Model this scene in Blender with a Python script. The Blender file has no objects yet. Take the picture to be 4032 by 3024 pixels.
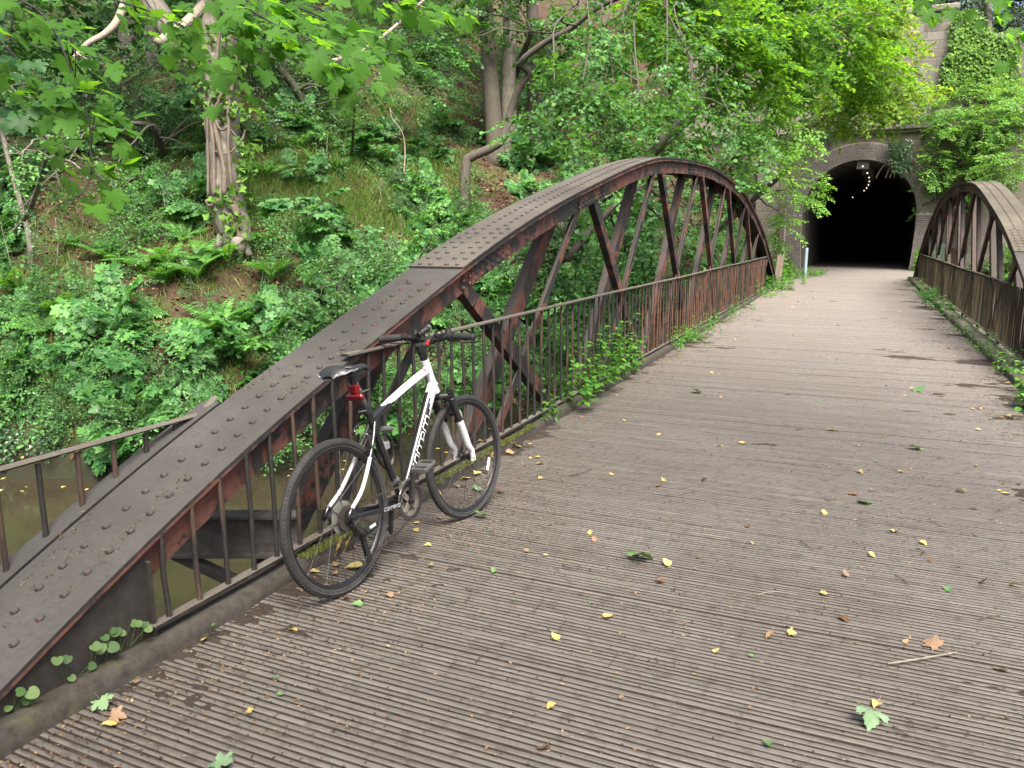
import bpy, math, random
import numpy as np
from mathutils import Vector, Matrix
R = math.radians
rng = np.random.default_rng(7)
random.seed(7)
scene = bpy.context.scene
COL = scene.collection

# ------------------------------------------------------------------ camera, sky, sun, exposure
FPX, PITCH, YAW, EYE = 782.0, R(10.8255), R(23.7748), 1.555
cam = bpy.data.cameras.new('camera'); co = bpy.data.objects.new('camera', cam); COL.objects.link(co)
cam.sensor_width = 36.0; cam.lens = FPX / 1024 * 36.0; cam.clip_start = 0.05; cam.clip_end = 1000
co.location = (0, 0, EYE); co.rotation_euler = (R(90) - PITCH, 0, YAW)
scene.camera = co
SUN_EL, SUN_AZ = R(58), R(140)          # azimuth measured from +Y towards +X
sd = Vector((math.sin(SUN_AZ) * math.cos(SUN_EL), math.cos(SUN_AZ) * math.cos(SUN_EL), math.sin(SUN_EL)))
sl = bpy.data.lights.new('sun', 'SUN'); so = bpy.data.objects.new('sun', sl); COL.objects.link(so)
sl.energy = 2.5; sl.angle = R(26); sl.color = (1.0, 0.95, 0.85)
so.rotation_euler = sd.to_track_quat('Z', 'Y').to_euler(); so.location = (0, 0, 30)
w = bpy.data.worlds.new('World'); scene.world = w; w.use_nodes = True
wn = w.node_tree.nodes; bg = wn['Background']
sk = wn.new('ShaderNodeTexSky'); sk.sky_type = 'NISHITA'; sk.sun_disc = False
sk.sun_elevation = SUN_EL; sk.sun_rotation = SUN_AZ; sk.air_density = 0.6; sk.dust_density = 8.0; sk.ozone_density = 0.0
w.node_tree.links.new(sk.outputs['Color'], bg.inputs['Color'])
bg.inputs['Strength'].default_value = 0.11
vs = scene.view_settings
vs.view_transform = 'Standard'; vs.look = 'None'; vs.exposure = 2.05; vs.gamma = 1.0; vs.use_curve_mapping = False
cy = scene.cycles
cy.max_bounces = 8; cy.diffuse_bounces = 3; cy.glossy_bounces = 3; cy.transmission_bounces = 6
cy.transparent_max_bounces = 6; cy.caustics_reflective = False; cy.caustics_refractive = False
cy.use_denoising = True; cy.sample_clamp_indirect = 6.0

# ------------------------------------------------------------------ helpers
_rt = np.array([math.cos(YAW), math.sin(YAW), 0.0])
_fw = np.array([-math.sin(YAW) * math.cos(PITCH), math.cos(YAW) * math.cos(PITCH), -math.sin(PITCH)])
_up = np.cross(_rt, _fw)
O = np.array([0, 0, EYE])
def ray(u, v): return _fw + _rt * (u - 512) / FPX - _up * (v - 384) / FPX
def at(u, v, d): r = ray(u, v); return O + r * d                    # d: depth along the optical axis
def at_x(u, v, X): r = ray(u, v); return O + r * (X / r[0])
def at_y(u, v, Y): r = ray(u, v); return O + r * (Y / r[1])
def at_z(u, v, z=0.0): r = ray(u, v); return O + r * ((z - EYE) / r[2])

def mesh_from(name, V, T, mats, mi=None, smooth=False):
    V = np.ascontiguousarray(V, dtype=np.float32); T = np.ascontiguousarray(T, dtype=np.int32)
    me = bpy.data.meshes.new(name)
    me.vertices.add(len(V)); me.vertices.foreach_set('co', V.ravel())
    k = T.shape[1]
    me.loops.add(T.size); me.loops.foreach_set('vertex_index', T.ravel())
    me.polygons.add(len(T)); me.polygons.foreach_set('loop_start', np.arange(0, T.size, k, dtype=np.int32))
    for m in mats: me.materials.append(m)
    if mi is not None: me.polygons.foreach_set('material_index', np.ascontiguousarray(mi, dtype=np.int32))
    if smooth: me.polygons.foreach_set('use_smooth', np.ones(len(T), dtype=bool))
    me.update(calc_edges=True); me.validate()
    return me
def link(name, me, parent=None, loc=(0, 0, 0)):
    o = bpy.data.objects.new(name, me); COL.objects.link(o); o.location = loc
    if parent is not None: o.parent = parent
    return o
def tag(o, label=None, cat=None, group=None, kind=None):
    if label: o['label'] = label
    if cat: o['category'] = cat
    if group: o['group'] = group
    if kind: o['kind'] = kind
    return o
def empty(name, loc=(0, 0, 0), rot=(0, 0, 0)):
    o = bpy.data.objects.new(name, None); COL.objects.link(o); o.location = loc; o.rotation_euler = rot
    o.empty_display_size = 0.2
    return o

class MB:
    """collects faces, links them as ONE mesh object"""
    def __init__(s): s.v = []; s.f = []; s.m = []; s.xf = None
    def pt(s, p):
        s.v.append(tuple(p)); return len(s.v) - 1
    def face(s, idx, m=0): s.f.append(tuple(idx)); s.m.append(m)
    def add(s, V, F, m=0):
        b = len(s.v); s.v += [tuple(p) for p in V]
        for f in F: s.f.append(tuple(i + b for i in f)); s.m.append(m)
    def box(s, c, d, m=0, M=None):
        x, y, z = (q / 2 for q in d); V = []
        for sx, sy, sz in ((-1,-1,-1),(1,-1,-1),(1,1,-1),(-1,1,-1),(-1,-1,1),(1,-1,1),(1,1,1),(-1,1,1)):
            p = Vector((sx * x, sy * y, sz * z))
            if M is not None: p = M @ p
            V.append((p.x + c[0], p.y + c[1], p.z + c[2]))
        s.add(V, ((0,3,2,1),(4,5,6,7),(0,1,5,4),(1,2,6,5),(2,3,7,6),(3,0,4,7)), m)
    def bar(s, a, b, wu, wv, up=(0, 0, 1), m=0):
        """rectangular bar from a to b; wu across, wv along the up-ish direction"""
        a = Vector(a); b = Vector(b); t = (b - a).normalized(); u = t.cross(Vector(up)).normalized(); v = u.cross(t)
        V = []
        for p in (a, b):
            for su, sv in ((-1,-1),(1,-1),(1,1),(-1,1)): V.append(tuple(p + u * su * wu / 2 + v * sv * wv / 2))
        s.add(V, ((0,3,2,1),(4,5,6,7),(0,1,5,4),(1,2,6,5),(2,3,7,6),(3,0,4,7)), m)
    def tube(s, P, r, n=8, m=0, cap=True, mf=None, closed=False, sq=None):
        """swept tube; r number or list; mf(i, j) -> material index"""
        P = [Vector(p) for p in P]; k = len(P)
        rr = r if isinstance(r, (list, tuple, np.ndarray)) else [r] * k
        T = []
        for i in range(k):
            if closed: t = P[(i + 1) % k] - P[i - 1]
            else: t = P[min(i + 1, k - 1)] - P[max(i - 1, 0)]
            T.append(t.normalized() if t.length > 1e-9 else Vector((0, 0, 1)))
        ref = Vector((0, 0, 1)) if abs(T[0].z) < 0.9 else Vector((0, 1, 0))
        u = T[0].cross(ref).normalized(); b0 = len(s.v)
        for i in range(k):
            u = (u - T[i] * u.dot(T[i])).normalized(); v = T[i].cross(u)
            a1, a2 = (rr[i], rr[i]) if sq is None else (rr[i] * sq[0], rr[i] * sq[1])
            for j in range(n):
                a = 2 * math.pi * j / n
                s.v.append(tuple(P[i] + u * math.cos(a) * a1 + v * math.sin(a) * a2))
        for i in range(k if closed else k - 1):
            i2 = (i + 1) % k
            for j in range(n):
                s.f.append((b0 + i*n + j, b0 + i*n + (j+1) % n, b0 + i2*n + (j+1) % n, b0 + i2*n + j))
                s.m.append(m if mf is None else mf(i, j))
        if cap and not closed:
            s.f.append(tuple(b0 + j for j in range(n - 1, -1, -1))); s.m.append(m if mf is None else mf(0, 0))
            s.f.append(tuple(b0 + (k-1)*n + j for j in range(n))); s.m.append(m if mf is None else mf(k - 2, 0))
    def lathe(s, prof, n=24, m=0, axis='y', c=(0, 0, 0), closed=False):
        """prof: list of (radius, offset along the axis)"""
        b0 = len(s.v); k = len(prof)
        for r, h in prof:
            for j in range(n):
                a = 2 * math.pi * j / n; p, q = r * math.cos(a), r * math.sin(a)
                s.v.append({'y': (c[0] + p, c[1] + h, c[2] + q), 'z': (c[0] + p, c[1] + q, c[2] + h), 'x': (c[0] + h, c[1] + p, c[2] + q)}[axis])
        for i in range(k if closed else k - 1):
            i2 = (i + 1) % k
            for j in range(n):
                s.f.append((b0 + i*n + j, b0 + i2*n + j, b0 + i2*n + (j+1) % n, b0 + i*n + (j+1) % n)); s.m.append(m)
    def dome(s, c, r, h, n=8, nrm=None, m=0):
        q = Matrix.Identity(3) if nrm is None else Vector(nrm).to_track_quat('Z', 'Y').to_matrix()
        b0 = len(s.v); c = Vector(c)
        for k, (rr, hh) in enumerate(((1, -.2), (.93, .35), (.62, .78))):
            for j in range(n):
                a = 2 * math.pi * j / n
                s.v.append(tuple(c + q @ Vector((r * rr * math.cos(a), r * rr * math.sin(a), h * hh))))
        s.v.append(tuple(c + q @ Vector((0, 0, h))))
        for k in range(2):
            for j in range(n):
                s.f.append((b0 + k*n + j, b0 + k*n + (j+1) % n, b0 + (k+1)*n + (j+1) % n, b0 + (k+1)*n + j)); s.m.append(m)
        for j in range(n): s.f.append((b0 + 2*n + j, b0 + 2*n + (j+1) % n, b0 + 3*n)); s.m.append(m)
    def build(s, name, mats, parent=None, smooth=False, bevel=0.0, rel=None, xf=None, auto=None):
        me = bpy.data.meshes.new(name)
        V = s.v
        if xf is not None: V = [tuple(xf @ Vector(p)) for p in V]
        if rel is not None: V = [(p[0] - rel[0], p[1] - rel[1], p[2] - rel[2]) for p in V]
        me.from_pydata(V, [], s.f)
        if not isinstance(mats, (list, tuple)): mats = [mats]
        for q in mats: me.materials.append(q)
        me.polygons.foreach_set('material_index', s.m)
        if smooth: me.polygons.foreach_set('use_smooth', [True] * len(me.polygons))
        me.update()
        o = link(name, me, parent)
        if smooth and auto is not None: me.set_sharp_from_angle(angle=R(auto))
        if bevel > 0:
            b = o.modifiers.new('bevel', 'BEVEL'); b.width = bevel; b.segments = 2; b.limit_method = 'ANGLE'
        return o

def smoothpath(P, k=4):
    """Catmull-Rom resampling"""
    P = [np.array(p, float) for p in P]; out = []
    for i in range(len(P) - 1):
        p0, p1, p2, p3 = P[max(i-1, 0)], P[i], P[i+1], P[min(i+2, len(P)-1)]
        for j in range(k):
            t = j / k
            out.append(0.5 * ((2*p1) + (-p0+p2)*t + (2*p0-5*p1+4*p2-p3)*t*t + (-p0+3*p1-3*p2+p3)*t**3))
    out.append(P[-1]); return out

# ------------------------------------------------------------------ materials
def new_mat(name):
    m = bpy.data.materials.new(name); m.use_nodes = True
    nt = m.node_tree; return m, nt, nt.nodes['Principled BSDF']
def nd(nt, t, **kw):
    n = nt.nodes.new('ShaderNode' + t)
    for k, v in kw.items():
        if k in n.inputs.keys(): n.inputs[k].default_value = v
        else: setattr(n, k, v)
    return n
def coords(nt, scale=(1, 1, 1), kind='Object'):
    tc = nd(nt, 'TexCoord'); mp = nd(nt, 'Mapping'); mp.inputs['Scale'].default_value = scale
    nt.links.new(tc.outputs[kind], mp.inputs['Vector']); return mp.outputs['Vector']
def noise(nt, vec, scale, detail=6, rough=.6, dist=0.0):
    n = nd(nt, 'TexNoise', Scale=scale, Detail=detail, Roughness=rough, Distortion=dist)
    nt.links.new(vec, n.inputs['Vector']); return n.outputs['Fac']
def ramp(nt, fac, stops, interp='LINEAR'):
    r = nd(nt, 'ValToRGB'); cr = r.color_ramp; cr.interpolation = interp
    while len(cr.elements) < len(stops): cr.elements.new(0.5)
    for e, (p, c) in zip(cr.elements, stops):
        e.position = p; e.color = (c[0], c[1], c[2], 1) if isinstance(c, (tuple, list)) else (c, c, c, 1)
    nt.links.new(fac, r.inputs['Fac']); return r.outputs['Color']
def mixc(nt, fac, a, b, blend='MIX'):
    m = nd(nt, 'Mix', data_type='RGBA', blend_type=blend)
    for sock, v in ((m.inputs[0], fac), (m.inputs[6], a), (m.inputs[7], b)):
        if hasattr(v, 'is_linked') or hasattr(v, 'links'): nt.links.new(v, sock)
        elif isinstance(v, (tuple, list)): sock.default_value = (v[0], v[1], v[2], 1)
        else: sock.default_value = v
    return m.outputs[2]
def bump(nt, b, h, strength=.5, dist=.01):
    n = nd(nt, 'Bump', Strength=strength, Distance=dist); nt.links.new(h, n.inputs['Height']); nt.links.new(n.outputs['Normal'], b.inputs['Normal'])

def plain(name, c, rough=.5, metal=0.0, spec=.5, coat=0.0, var=0.0, vs=8.0):
    m, nt, b = new_mat(name)
    b.inputs['Base Color'].default_value = (*c, 1); b.inputs['Roughness'].default_value = rough
    b.inputs['Metallic'].default_value = metal; b.inputs['Specular IOR Level'].default_value = spec
    b.inputs['Coat Weight'].default_value = coat
    if var > 0:
        v = coords(nt); f = noise(nt, v, vs)
        lo = tuple(q * (1 - var) for q in c); hi = tuple(min(1, q * (1 + var)) for q in c)
        nt.links.new(ramp(nt, f, ((.3, lo), (.7, hi))), b.inputs['Base Color'])
        nt.links.new(ramp(nt, noise(nt, v, vs * 3), ((.3, max(0, rough - .12)), (.7, min(1, rough + .12)))), b.inputs['Roughness'])
    return m

def rusty(name, paint, red, thr=.5, top=None, sc=3.0, streak=False):
    """flaking old paint over red lead and rust, dust settled on upward faces"""
    m, nt, b = new_mat(name)
    v = coords(nt, (1, 1, .25 if streak else 1)); v1 = coords(nt)
    f = noise(nt, v, sc, 8, .65, .6)
    mask = ramp(nt, f, ((thr - .03, 0.0), (thr + .02, 1.0)))
    f2 = noise(nt, v1, sc * 7, 6)
    pa = ramp(nt, f2, ((.3, tuple(q * .7 for q in paint)), (.7, tuple(q * 1.45 for q in paint))))
    rd = ramp(nt, noise(nt, v, sc * 4, 6), ((.25, tuple(q * .55 for q in red)), (.5, red), (.75, tuple(min(1, q * 1.3) for q in red))))
    c = mixc(nt, mask, pa, rd)
    fg = noise(nt, v1, 28, 4)
    c = mixc(nt, ramp(nt, fg, ((.55, 0.0), (.72, .6))), c, (.035, .026, .02)); up = None
    if top is not None:
        g = nd(nt, 'NewGeometry'); sx = nd(nt, 'SeparateXYZ'); nt.links.new(g.outputs['True Normal'], sx.inputs['Vector'])
        up = ramp(nt, sx.outputs['Z'], ((.35, 0.0), (.7, 1.0)))
        d = ramp(nt, noise(nt, v1, 1.3, 7), ((.3, tuple(q * .75 for q in top)), (.5, top), (.72, tuple(q * 1.35 for q in top))))
        d = mixc(nt, ramp(nt, noise(nt, v1, 45, 5), ((.45, 0.0), (.8, .5))), d, tuple(q * .5 for q in top))
        c = mixc(nt, up, c, d)
    nt.links.new(c, b.inputs['Base Color'])
    ro = ramp(nt, mask, ((0, .5), (1, .8)))
    if up is not None: ro = mixc(nt, up, ro, (.88, .88, .88))
    nt.links.new(ro, b.inputs['Roughness']); b.inputs['Specular IOR Level'].default_value = .25
    h = mixc(nt, .5, mask, f2)
    bump(nt, b, h, .6, .004)
    return m

def leafmat(name, lo, mid, hi, trans=.45, rough=.48, spec=.3, ty=(1.25, 1.15, .5)):
    m, nt, b = new_mat(name)
    g = nd(nt, 'NewGeometry')
    c = ramp(nt, g.outputs['Random Per Island'], ((0.0, lo), (.55, mid), (1.0, hi)))
    ob = nd(nt, 'ObjectInfo')
    c = mixc(nt, 1.0, c, ramp(nt, ob.outputs['Random'], ((0, (.8, .82, .85)), (1, (1.15, 1.12, 1.0)))), 'MULTIPLY')
    nt.links.new(c, b.inputs['Base Color']); b.inputs['Roughness'].default_value = rough
    b.inputs['Specular IOR Level'].default_value = spec
    t = nd(nt, 'BsdfTranslucent')
    nt.links.new(mixc(nt, 1.0, c, ty, 'MULTIPLY'), t.inputs['Color'])
    mx = nd(nt, 'MixShader'); mx.inputs[0].default_value = trans
    out = nt.nodes['Material Output']
    nt.links.new(b.outputs[0], mx.inputs[1]); nt.links.new(t.outputs[0], mx.inputs[2]); nt.links.new(mx.outputs[0], out.inputs['Surface'])
    return m

def barkmat(name, lo, hi, sc=9.0, moss=None):
    sc = sc * 1.8
    m, nt, b = new_mat(name)
    v = coords(nt, (1, 1, .22)); f = noise(nt, v, sc, 8, .65, .4)
    c = ramp(nt, f, ((.3, lo), (.68, hi)))
    if moss: c = mixc(nt, ramp(nt, noise(nt, coords(nt), 2.2, 6), ((.5, 0.0), (.66, .85))), c, moss)
    nt.links.new(c, b.inputs['Base Color']); b.inputs['Roughness'].default_value = .9
    bump(nt, b, f, .8, .02); return m

M = {}
M['chord_top'] = rusty('dusty_black_paint', (.022, .021, .021), (.085, .036, .027), .6, top=(.043, .041, .039))
M['chord_cover'] = rusty('dusty_cover_plate', (.022, .021, .021), (.085, .036, .027), .6, top=(.070, .064, .056))
M['chord_pale'] = rusty('tan_cover_plate', (.022, .021, .021), (.085, .036, .027), .55, top=(.070, .064, .050))  # tan mossy dust for the right hand cover plate
M['truss_red'] = rusty('flaking_red_paint', (.02, .02, .022), (.098, .043, .034), .50, top=(.045, .04, .036))
M['truss_black'] = rusty('flaking_black_paint', (.017, .018, .021), (.098, .043, .032), .54, top=(.04, .036, .033), sc=4)
M['girder'] = rusty('grimy_dark_steel', (.026, .024, .022), (.05, .032, .024), .66, top=(.035, .03, .026))
M['rail'] = rusty('rusty_railing', (.019, .018, .0175), (.052, .034, .024), .56, top=(.085, .076, .066), sc=5, streak=True)
M['rail_far'] = rusty('rust_streaked_railing', (.024, .021, .019), (.082, .042, .029), .49, top=(.085, .076, .066), sc=4, streak=True)
M['rail_moss'] = rusty('mossy_railing', (.024, .024, .016), (.055, .043, .025), .48, top=(.08, .075, .055), sc=3, streak=True)

def deck_mat():
    m, nt, b = new_mat('grooved_boards')
    v = coords(nt, (.35, 9, 1)); v1 = coords(nt)
    f = noise(nt, v, 4, 8, .7)
    c = ramp(nt, f, ((.25, (.052, .047, .042)), (.5, (.094, .0865, .079)), (.75, (.150, .139, .127))))
    f2 = noise(nt, v1, .55, 6, .6)
    c = mixc(nt, ramp(nt, f2, ((.42, 0.0), (.7, .55))), c, (.055, .044, .037))
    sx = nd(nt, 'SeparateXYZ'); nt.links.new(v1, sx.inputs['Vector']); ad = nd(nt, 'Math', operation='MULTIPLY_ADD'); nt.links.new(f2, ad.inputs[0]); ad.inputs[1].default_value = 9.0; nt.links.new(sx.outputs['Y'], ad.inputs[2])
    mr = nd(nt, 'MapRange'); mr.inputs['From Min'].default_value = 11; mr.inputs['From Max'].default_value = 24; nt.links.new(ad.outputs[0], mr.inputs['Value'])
    c = mixc(nt, mr.outputs[0], c, (.128, .112, .102))          # paler towards the tunnel, the open sky's light there put into the colour
    c = mixc(nt, ramp(nt, noise(nt, v1, 14, 7, .7), ((.52, 0.0), (.66, .7))), c, (.028, .022, .017))
    nt.links.new(c, b.inputs['Base Color']); b.inputs['Roughness'].default_value = .58; b.inputs['Specular IOR Level'].default_value = .5
    bump(nt, b, noise(nt, coords(nt, (2, 30, 5)), 6, 6), .5, .002)
    return m
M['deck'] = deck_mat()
def two(name, a, b_, sc, rough=.9, bs=.5, bd=.02, sc2=None, c3=None, t3=(.55, .7), metal=0):
    m, nt, b = new_mat(name); v = coords(nt); f = noise(nt, v, sc, 8, .68)
    c = ramp(nt, f, ((.3, a), (.7, b_)))
    if c3: c = mixc(nt, ramp(nt, noise(nt, v, sc2 or sc * .3, 6), ((t3[0], 0.0), (t3[1], 1.0))), c, c3)
    nt.links.new(c, b.inputs['Base Color']); b.inputs['Roughness'].default_value = rough
    b.inputs['Specular IOR Level'].default_value = .3
    bump(nt, b, f, bs, bd); return m
M['dirt'] = two('deck_dirt', (.011, .008, .006), (.036, .028, .022), 60, .95, .8, .006, 8, (.05, .041, .034), (.55, .75))
M['kerb'] = two('kerb_timber', (.016, .014, .012), (.048, .043, .037), 22, .9, .6, .008, 5, (.05, .055, .02), (.56, .7))
M['kerb_pale'] = two('pale_mossy_kerb', (.04, .036, .028), (.12, .11, .09), 18, .9, .6, .008, 3, (.06, .07, .025), (.5, .7))
M['path'] = two('path_grit', (.085, .076, .069), (.15, .136, .125), 14, .95, .4, .01)
M['hill'] = two('leaf_litter_soil', (.018, .012, .008), (.062, .036, .021), 9, .95, .9, .06, .8, (.05, .075, .018), (.5, .68))
def wet_bank():
    m = M['hill']; nt = m.node_tree; b = nt.nodes['Principled BSDF']; c = b.inputs['Base Color'].links[0].from_socket; v = coords(nt)
    sx = nd(nt, 'SeparateXYZ'); nt.links.new(v, sx.inputs['Vector']); ad = nd(nt, 'Math', operation='MULTIPLY_ADD'); nt.links.new(noise(nt, v, 1.5, 5), ad.inputs[0]); ad.inputs[1].default_value = 1.6; nt.links.new(sx.outputs['Z'], ad.inputs[2])
    mr = nd(nt, 'MapRange'); mr.inputs['From Min'].default_value = -2.4; mr.inputs['From Max'].default_value = -.9; nt.links.new(ad.outputs[0], mr.inputs['Value'])
    nt.links.new(mixc(nt, mr.outputs[0], (.012, .014, .007), c), b.inputs['Base Color'])   # wet mud and algae at the waterline
wet_bank()
M['moss'] = two('moss', (.02, .032, .008), (.075, .085, .02), 30, 1, .6, .01)
def water_mat():
    m, nt, b = new_mat('river_water')
    v = coords(nt); b.inputs['Base Color'].default_value = (.03, .026, .016, 1); b.inputs['Roughness'].default_value = .06
    b.inputs['IOR'].default_value = 1.33; b.inputs['Specular IOR Level'].default_value = .5
    c = ramp(nt, noise(nt, v, .4, 4), ((.3, (.03, .025, .015)), (.7, (.015, .0135, .009))))
    nt.links.new(c, b.inputs['Base Color'])
    bump(nt, b, noise(nt, coords(nt, (1, 1.6, 1)), 2.2, 4), .12, .05); return m
M['water'] = water_mat()
def stone_mat(name, cs, bw, bh, mortar, msz=.018, noise_sc=3.0, dark=(.05, .045, .04)):
    m, nt, b = new_mat(name)
    tc = nd(nt, 'TexCoord'); sx = nd(nt, 'SeparateXYZ'); nt.links.new(tc.outputs['Object'], sx.inputs['Vector'])
    ad = nd(nt, 'Math', operation='ADD'); nt.links.new(sx.outputs['X'], ad.inputs[0]); nt.links.new(sx.outputs['Y'], ad.inputs[1])
    cb = nd(nt, 'CombineXYZ'); nt.links.new(ad.outputs[0], cb.inputs['X']); nt.links.new(sx.outputs['Z'], cb.inputs['Y'])
    # uneven courses: joints wander a little
    wob = nd(nt, 'TexNoise', Scale=2.5, Detail=3.0); nt.links.new(cb.outputs[0], wob.inputs['Vector'])
    mxv = nd(nt, 'Mix', data_type='VECTOR'); mxv.inputs[0].default_value = .035
    nt.links.new(cb.outputs[0], mxv.inputs[4]); nt.links.new(wob.outputs['Color'], mxv.inputs[5])
    br = nd(nt, 'TexBrick', Scale=1.0); br.inputs['Brick Width'].default_value = bw; br.inputs['Row Height'].default_value = bh
    br.inputs['Mortar Size'].default_value = msz; br.inputs['Mortar Smooth'].default_value = .3; br.inputs['Bias'].default_value = 0.0
    br.inputs['Color1'].default_value = (0, 0, 0, 1); br.inputs['Color2'].default_value = (1, 1, 1, 1); br.inputs['Mortar'].default_value = (.5, .5, .5, 1)
    br.offset = .47; br.squash = 1.35; br.squash_frequency = 3
    nt.links.new(mxv.outputs[1], br.inputs['Vector'])
    c = ramp(nt, br.outputs['Color'], tuple((i / (len(cs) - 1), q) for i, q in enumerate(cs)))
    v = coords(nt); f = noise(nt, v, noise_sc * 4, 8, .7)
    c = mixc(nt, ramp(nt, f, ((.35, 0.0), (.7, .6))), c, dark)
    c = mixc(nt, ramp(nt, noise(nt, v, .5, 6), ((.5, 0.0), (.7, .55))), c, tuple(q * .8 for q in dark))
    c = mixc(nt, br.outputs['Fac'], c, mortar)
    nt.links.new(c, b.inputs['Base Color']); b.inputs['Roughness'].default_value = .9
    h = mixc(nt, .35, ramp(nt, br.outputs['Fac'], ((0, 1.0), (1, 0.0))), f)
    bump(nt, b, h, .9, .03); return m
M['stone'] = stone_mat('weathered_sandstone', ((.075, .064, .054), (.13, .112, .094), (.17, .143, .115), (.11, .10, .088)), .55, .3, (.11, .10, .088))
M['stone_pale'] = stone_mat('pale_sandstone_blocks', ((.09, .085, .075), (.19, .178, .155), (.13, .122, .105), (.16, .14, .115)), .62, .36, (.12, .112, .098), .03, dark=(.055, .05, .04))
M['ring_brick'] = two('blue_grey_brick', (.085, .076, .074), (.20, .178, .17), 7, .75, .4, .01)
M['mortar'] = two('pale_mortar', (.28, .265, .24), (.42, .40, .37), 9, .95)
M['lining'] = two('sooty_lining', (.04, .038, .034), (.13, .12, .108), 4, .95, .6, .02)
M['coping'] = two('coping_stone', (.10, .093, .08), (.22, .205, .175), 6, .9)

M['hazel'] = leafmat('hazel_leaf', (.04, .14, .035), (.08, .225, .055), (.135, .31, .07))
M['hazel_lit'] = leafmat('lit_hazel_leaf', (.10, .26, .06), (.16, .36, .075), (.22, .43, .09), .5)  # brighter copy of the hazel green, light put into the colour
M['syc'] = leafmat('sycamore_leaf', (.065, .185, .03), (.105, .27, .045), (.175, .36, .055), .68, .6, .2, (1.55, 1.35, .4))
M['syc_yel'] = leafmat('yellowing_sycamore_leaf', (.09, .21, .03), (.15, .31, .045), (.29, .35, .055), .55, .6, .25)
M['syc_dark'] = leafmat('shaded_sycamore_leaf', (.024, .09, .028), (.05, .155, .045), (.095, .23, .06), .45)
M['bramble'] = leafmat('bramble_leaf', (.028, .11, .032), (.068, .205, .058), (.13, .30, .08), .45)
M['fern'] = leafmat('fern_leaf', (.04, .145, .03), (.075, .21, .045), (.12, .28, .06), .5, .5, .3)
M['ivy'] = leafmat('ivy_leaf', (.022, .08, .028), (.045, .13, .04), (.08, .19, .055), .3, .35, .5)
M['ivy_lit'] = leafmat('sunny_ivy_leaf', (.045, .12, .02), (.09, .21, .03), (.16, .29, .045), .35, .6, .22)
M['grass'] = leafmat('grass_blade', (.06, .14, .03), (.11, .21, .04), (.19, .26, .07), .45, .5, .3)
M['weed'] = leafmat('nettle_leaf', (.05, .16, .03), (.085, .23, .04), (.14, .31, .05), .5)
M['round_leaf'] = leafmat('dull_round_leaf', (.03, .07, .022), (.05, .105, .035), (.085, .14, .05), .3, .6, .25)
M['conifer'] = leafmat('dark_evergreen_leaf', (.02, .05, .025), (.03, .075, .035), (.05, .10, .045), .2)
M['twig'] = plain('twig_bark', (.045, .035, .026), .9, var=.4)
M['twig_dark'] = plain('dark_twig', (.018, .016, .014), .8, var=.3)
M['bark'] = barkmat('grey_bark', (.066, .060, .051), (.17, .154, .132), 8, (.06, .07, .03))
M['bark_dark'] = barkmat('brown_bark', (.026, .0225, .018), (.072, .061, .05), 8, (.045, .055, .02))
M['bark_deep'] = barkmat('shaded_bark', (.022, .02, .017), (.06, .052, .042), 8)
M['vine'] = barkmat('vine_bark', (.045, .036, .026), (.125, .102, .078), 14)
M['dead'] = barkmat('dead_wood', (.125, .107, .083), (.26, .23, .185), 14)
M['litter'] = leafmat('dead_leaf', (.05, .025, .013), (.15, .085, .045), (.30, .20, .115), .15, .7, .2, (1.1, .9, .6))
def fallen(name, c, k=.25):
    return leafmat(name, tuple(q * (1 - k) for q in c), c, tuple(min(1, q * (1 + k)) for q in c), .2, .55, .35, (1.1, 1, .6))
M['fall_yellow'] = fallen('yellow_leaf', (.42, .335, .13)); M['fall_brown'] = fallen('brown_leaf', (.15, .08, .045))
M['fall_tan'] = fallen('tan_leaf', (.27, .175, .11)); M['fall_green'] = fallen('green_leaf', (.10, .21, .07)); M['fall_pale'] = fallen('pale_green_leaf', (.17, .27, .15))

# ------------------------------------------------------------------ terrain
WL = np.array([(-70, 2), (-30, 6), (-15.3, 9.6), (-12.4, 10.5), (-10.6, 12.2), (-9.05, 14.3), (-2.4, 25.6), (3.0, 34.6), (5.5, 37.5), (30, 47), (80, 60)], float)
WATER = -3.2
def shore(x, y):
    """signed distance to the far waterline, positive on the hillside"""
    x = np.asarray(x, float); y = np.asarray(y, float)
    best = np.full(x.shape, 1e9); sg = np.ones(x.shape)
    for a, b in zip(WL[:-1], WL[1:]):
        ab = b - a; t = np.clip(((x - a[0]) * ab[0] + (y - a[1]) * ab[1]) / (ab @ ab), 0, 1)
        d = np.hypot(x - a[0] - t * ab[0], y - a[1] - t * ab[1])
        cr = ab[0] * (y - a[1]) - ab[1] * (x - a[0])
        m = d < best - 1e-9; best = np.where(m, d, best); sg = np.where(m, np.sign(cr), sg)
    return best * sg
def lump(x, y):
    return (np.sin(x * .9 + 1.3 * np.sin(y * .5)) * np.cos(y * .8 + .7 * np.sin(x * .6)) * .28
            + np.sin(x * 2.1 + y * 1.3 + 2) * np.sin(y * 2.4 - x * .7) * .12 + np.sin(x * 5.3 + 1) * np.sin(y * 4.7 + x) * .05)
def sstep(a, b, x): t = np.clip((x - a) / (b - a), 0, 1); return t * t * (3 - 2 * t)
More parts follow.
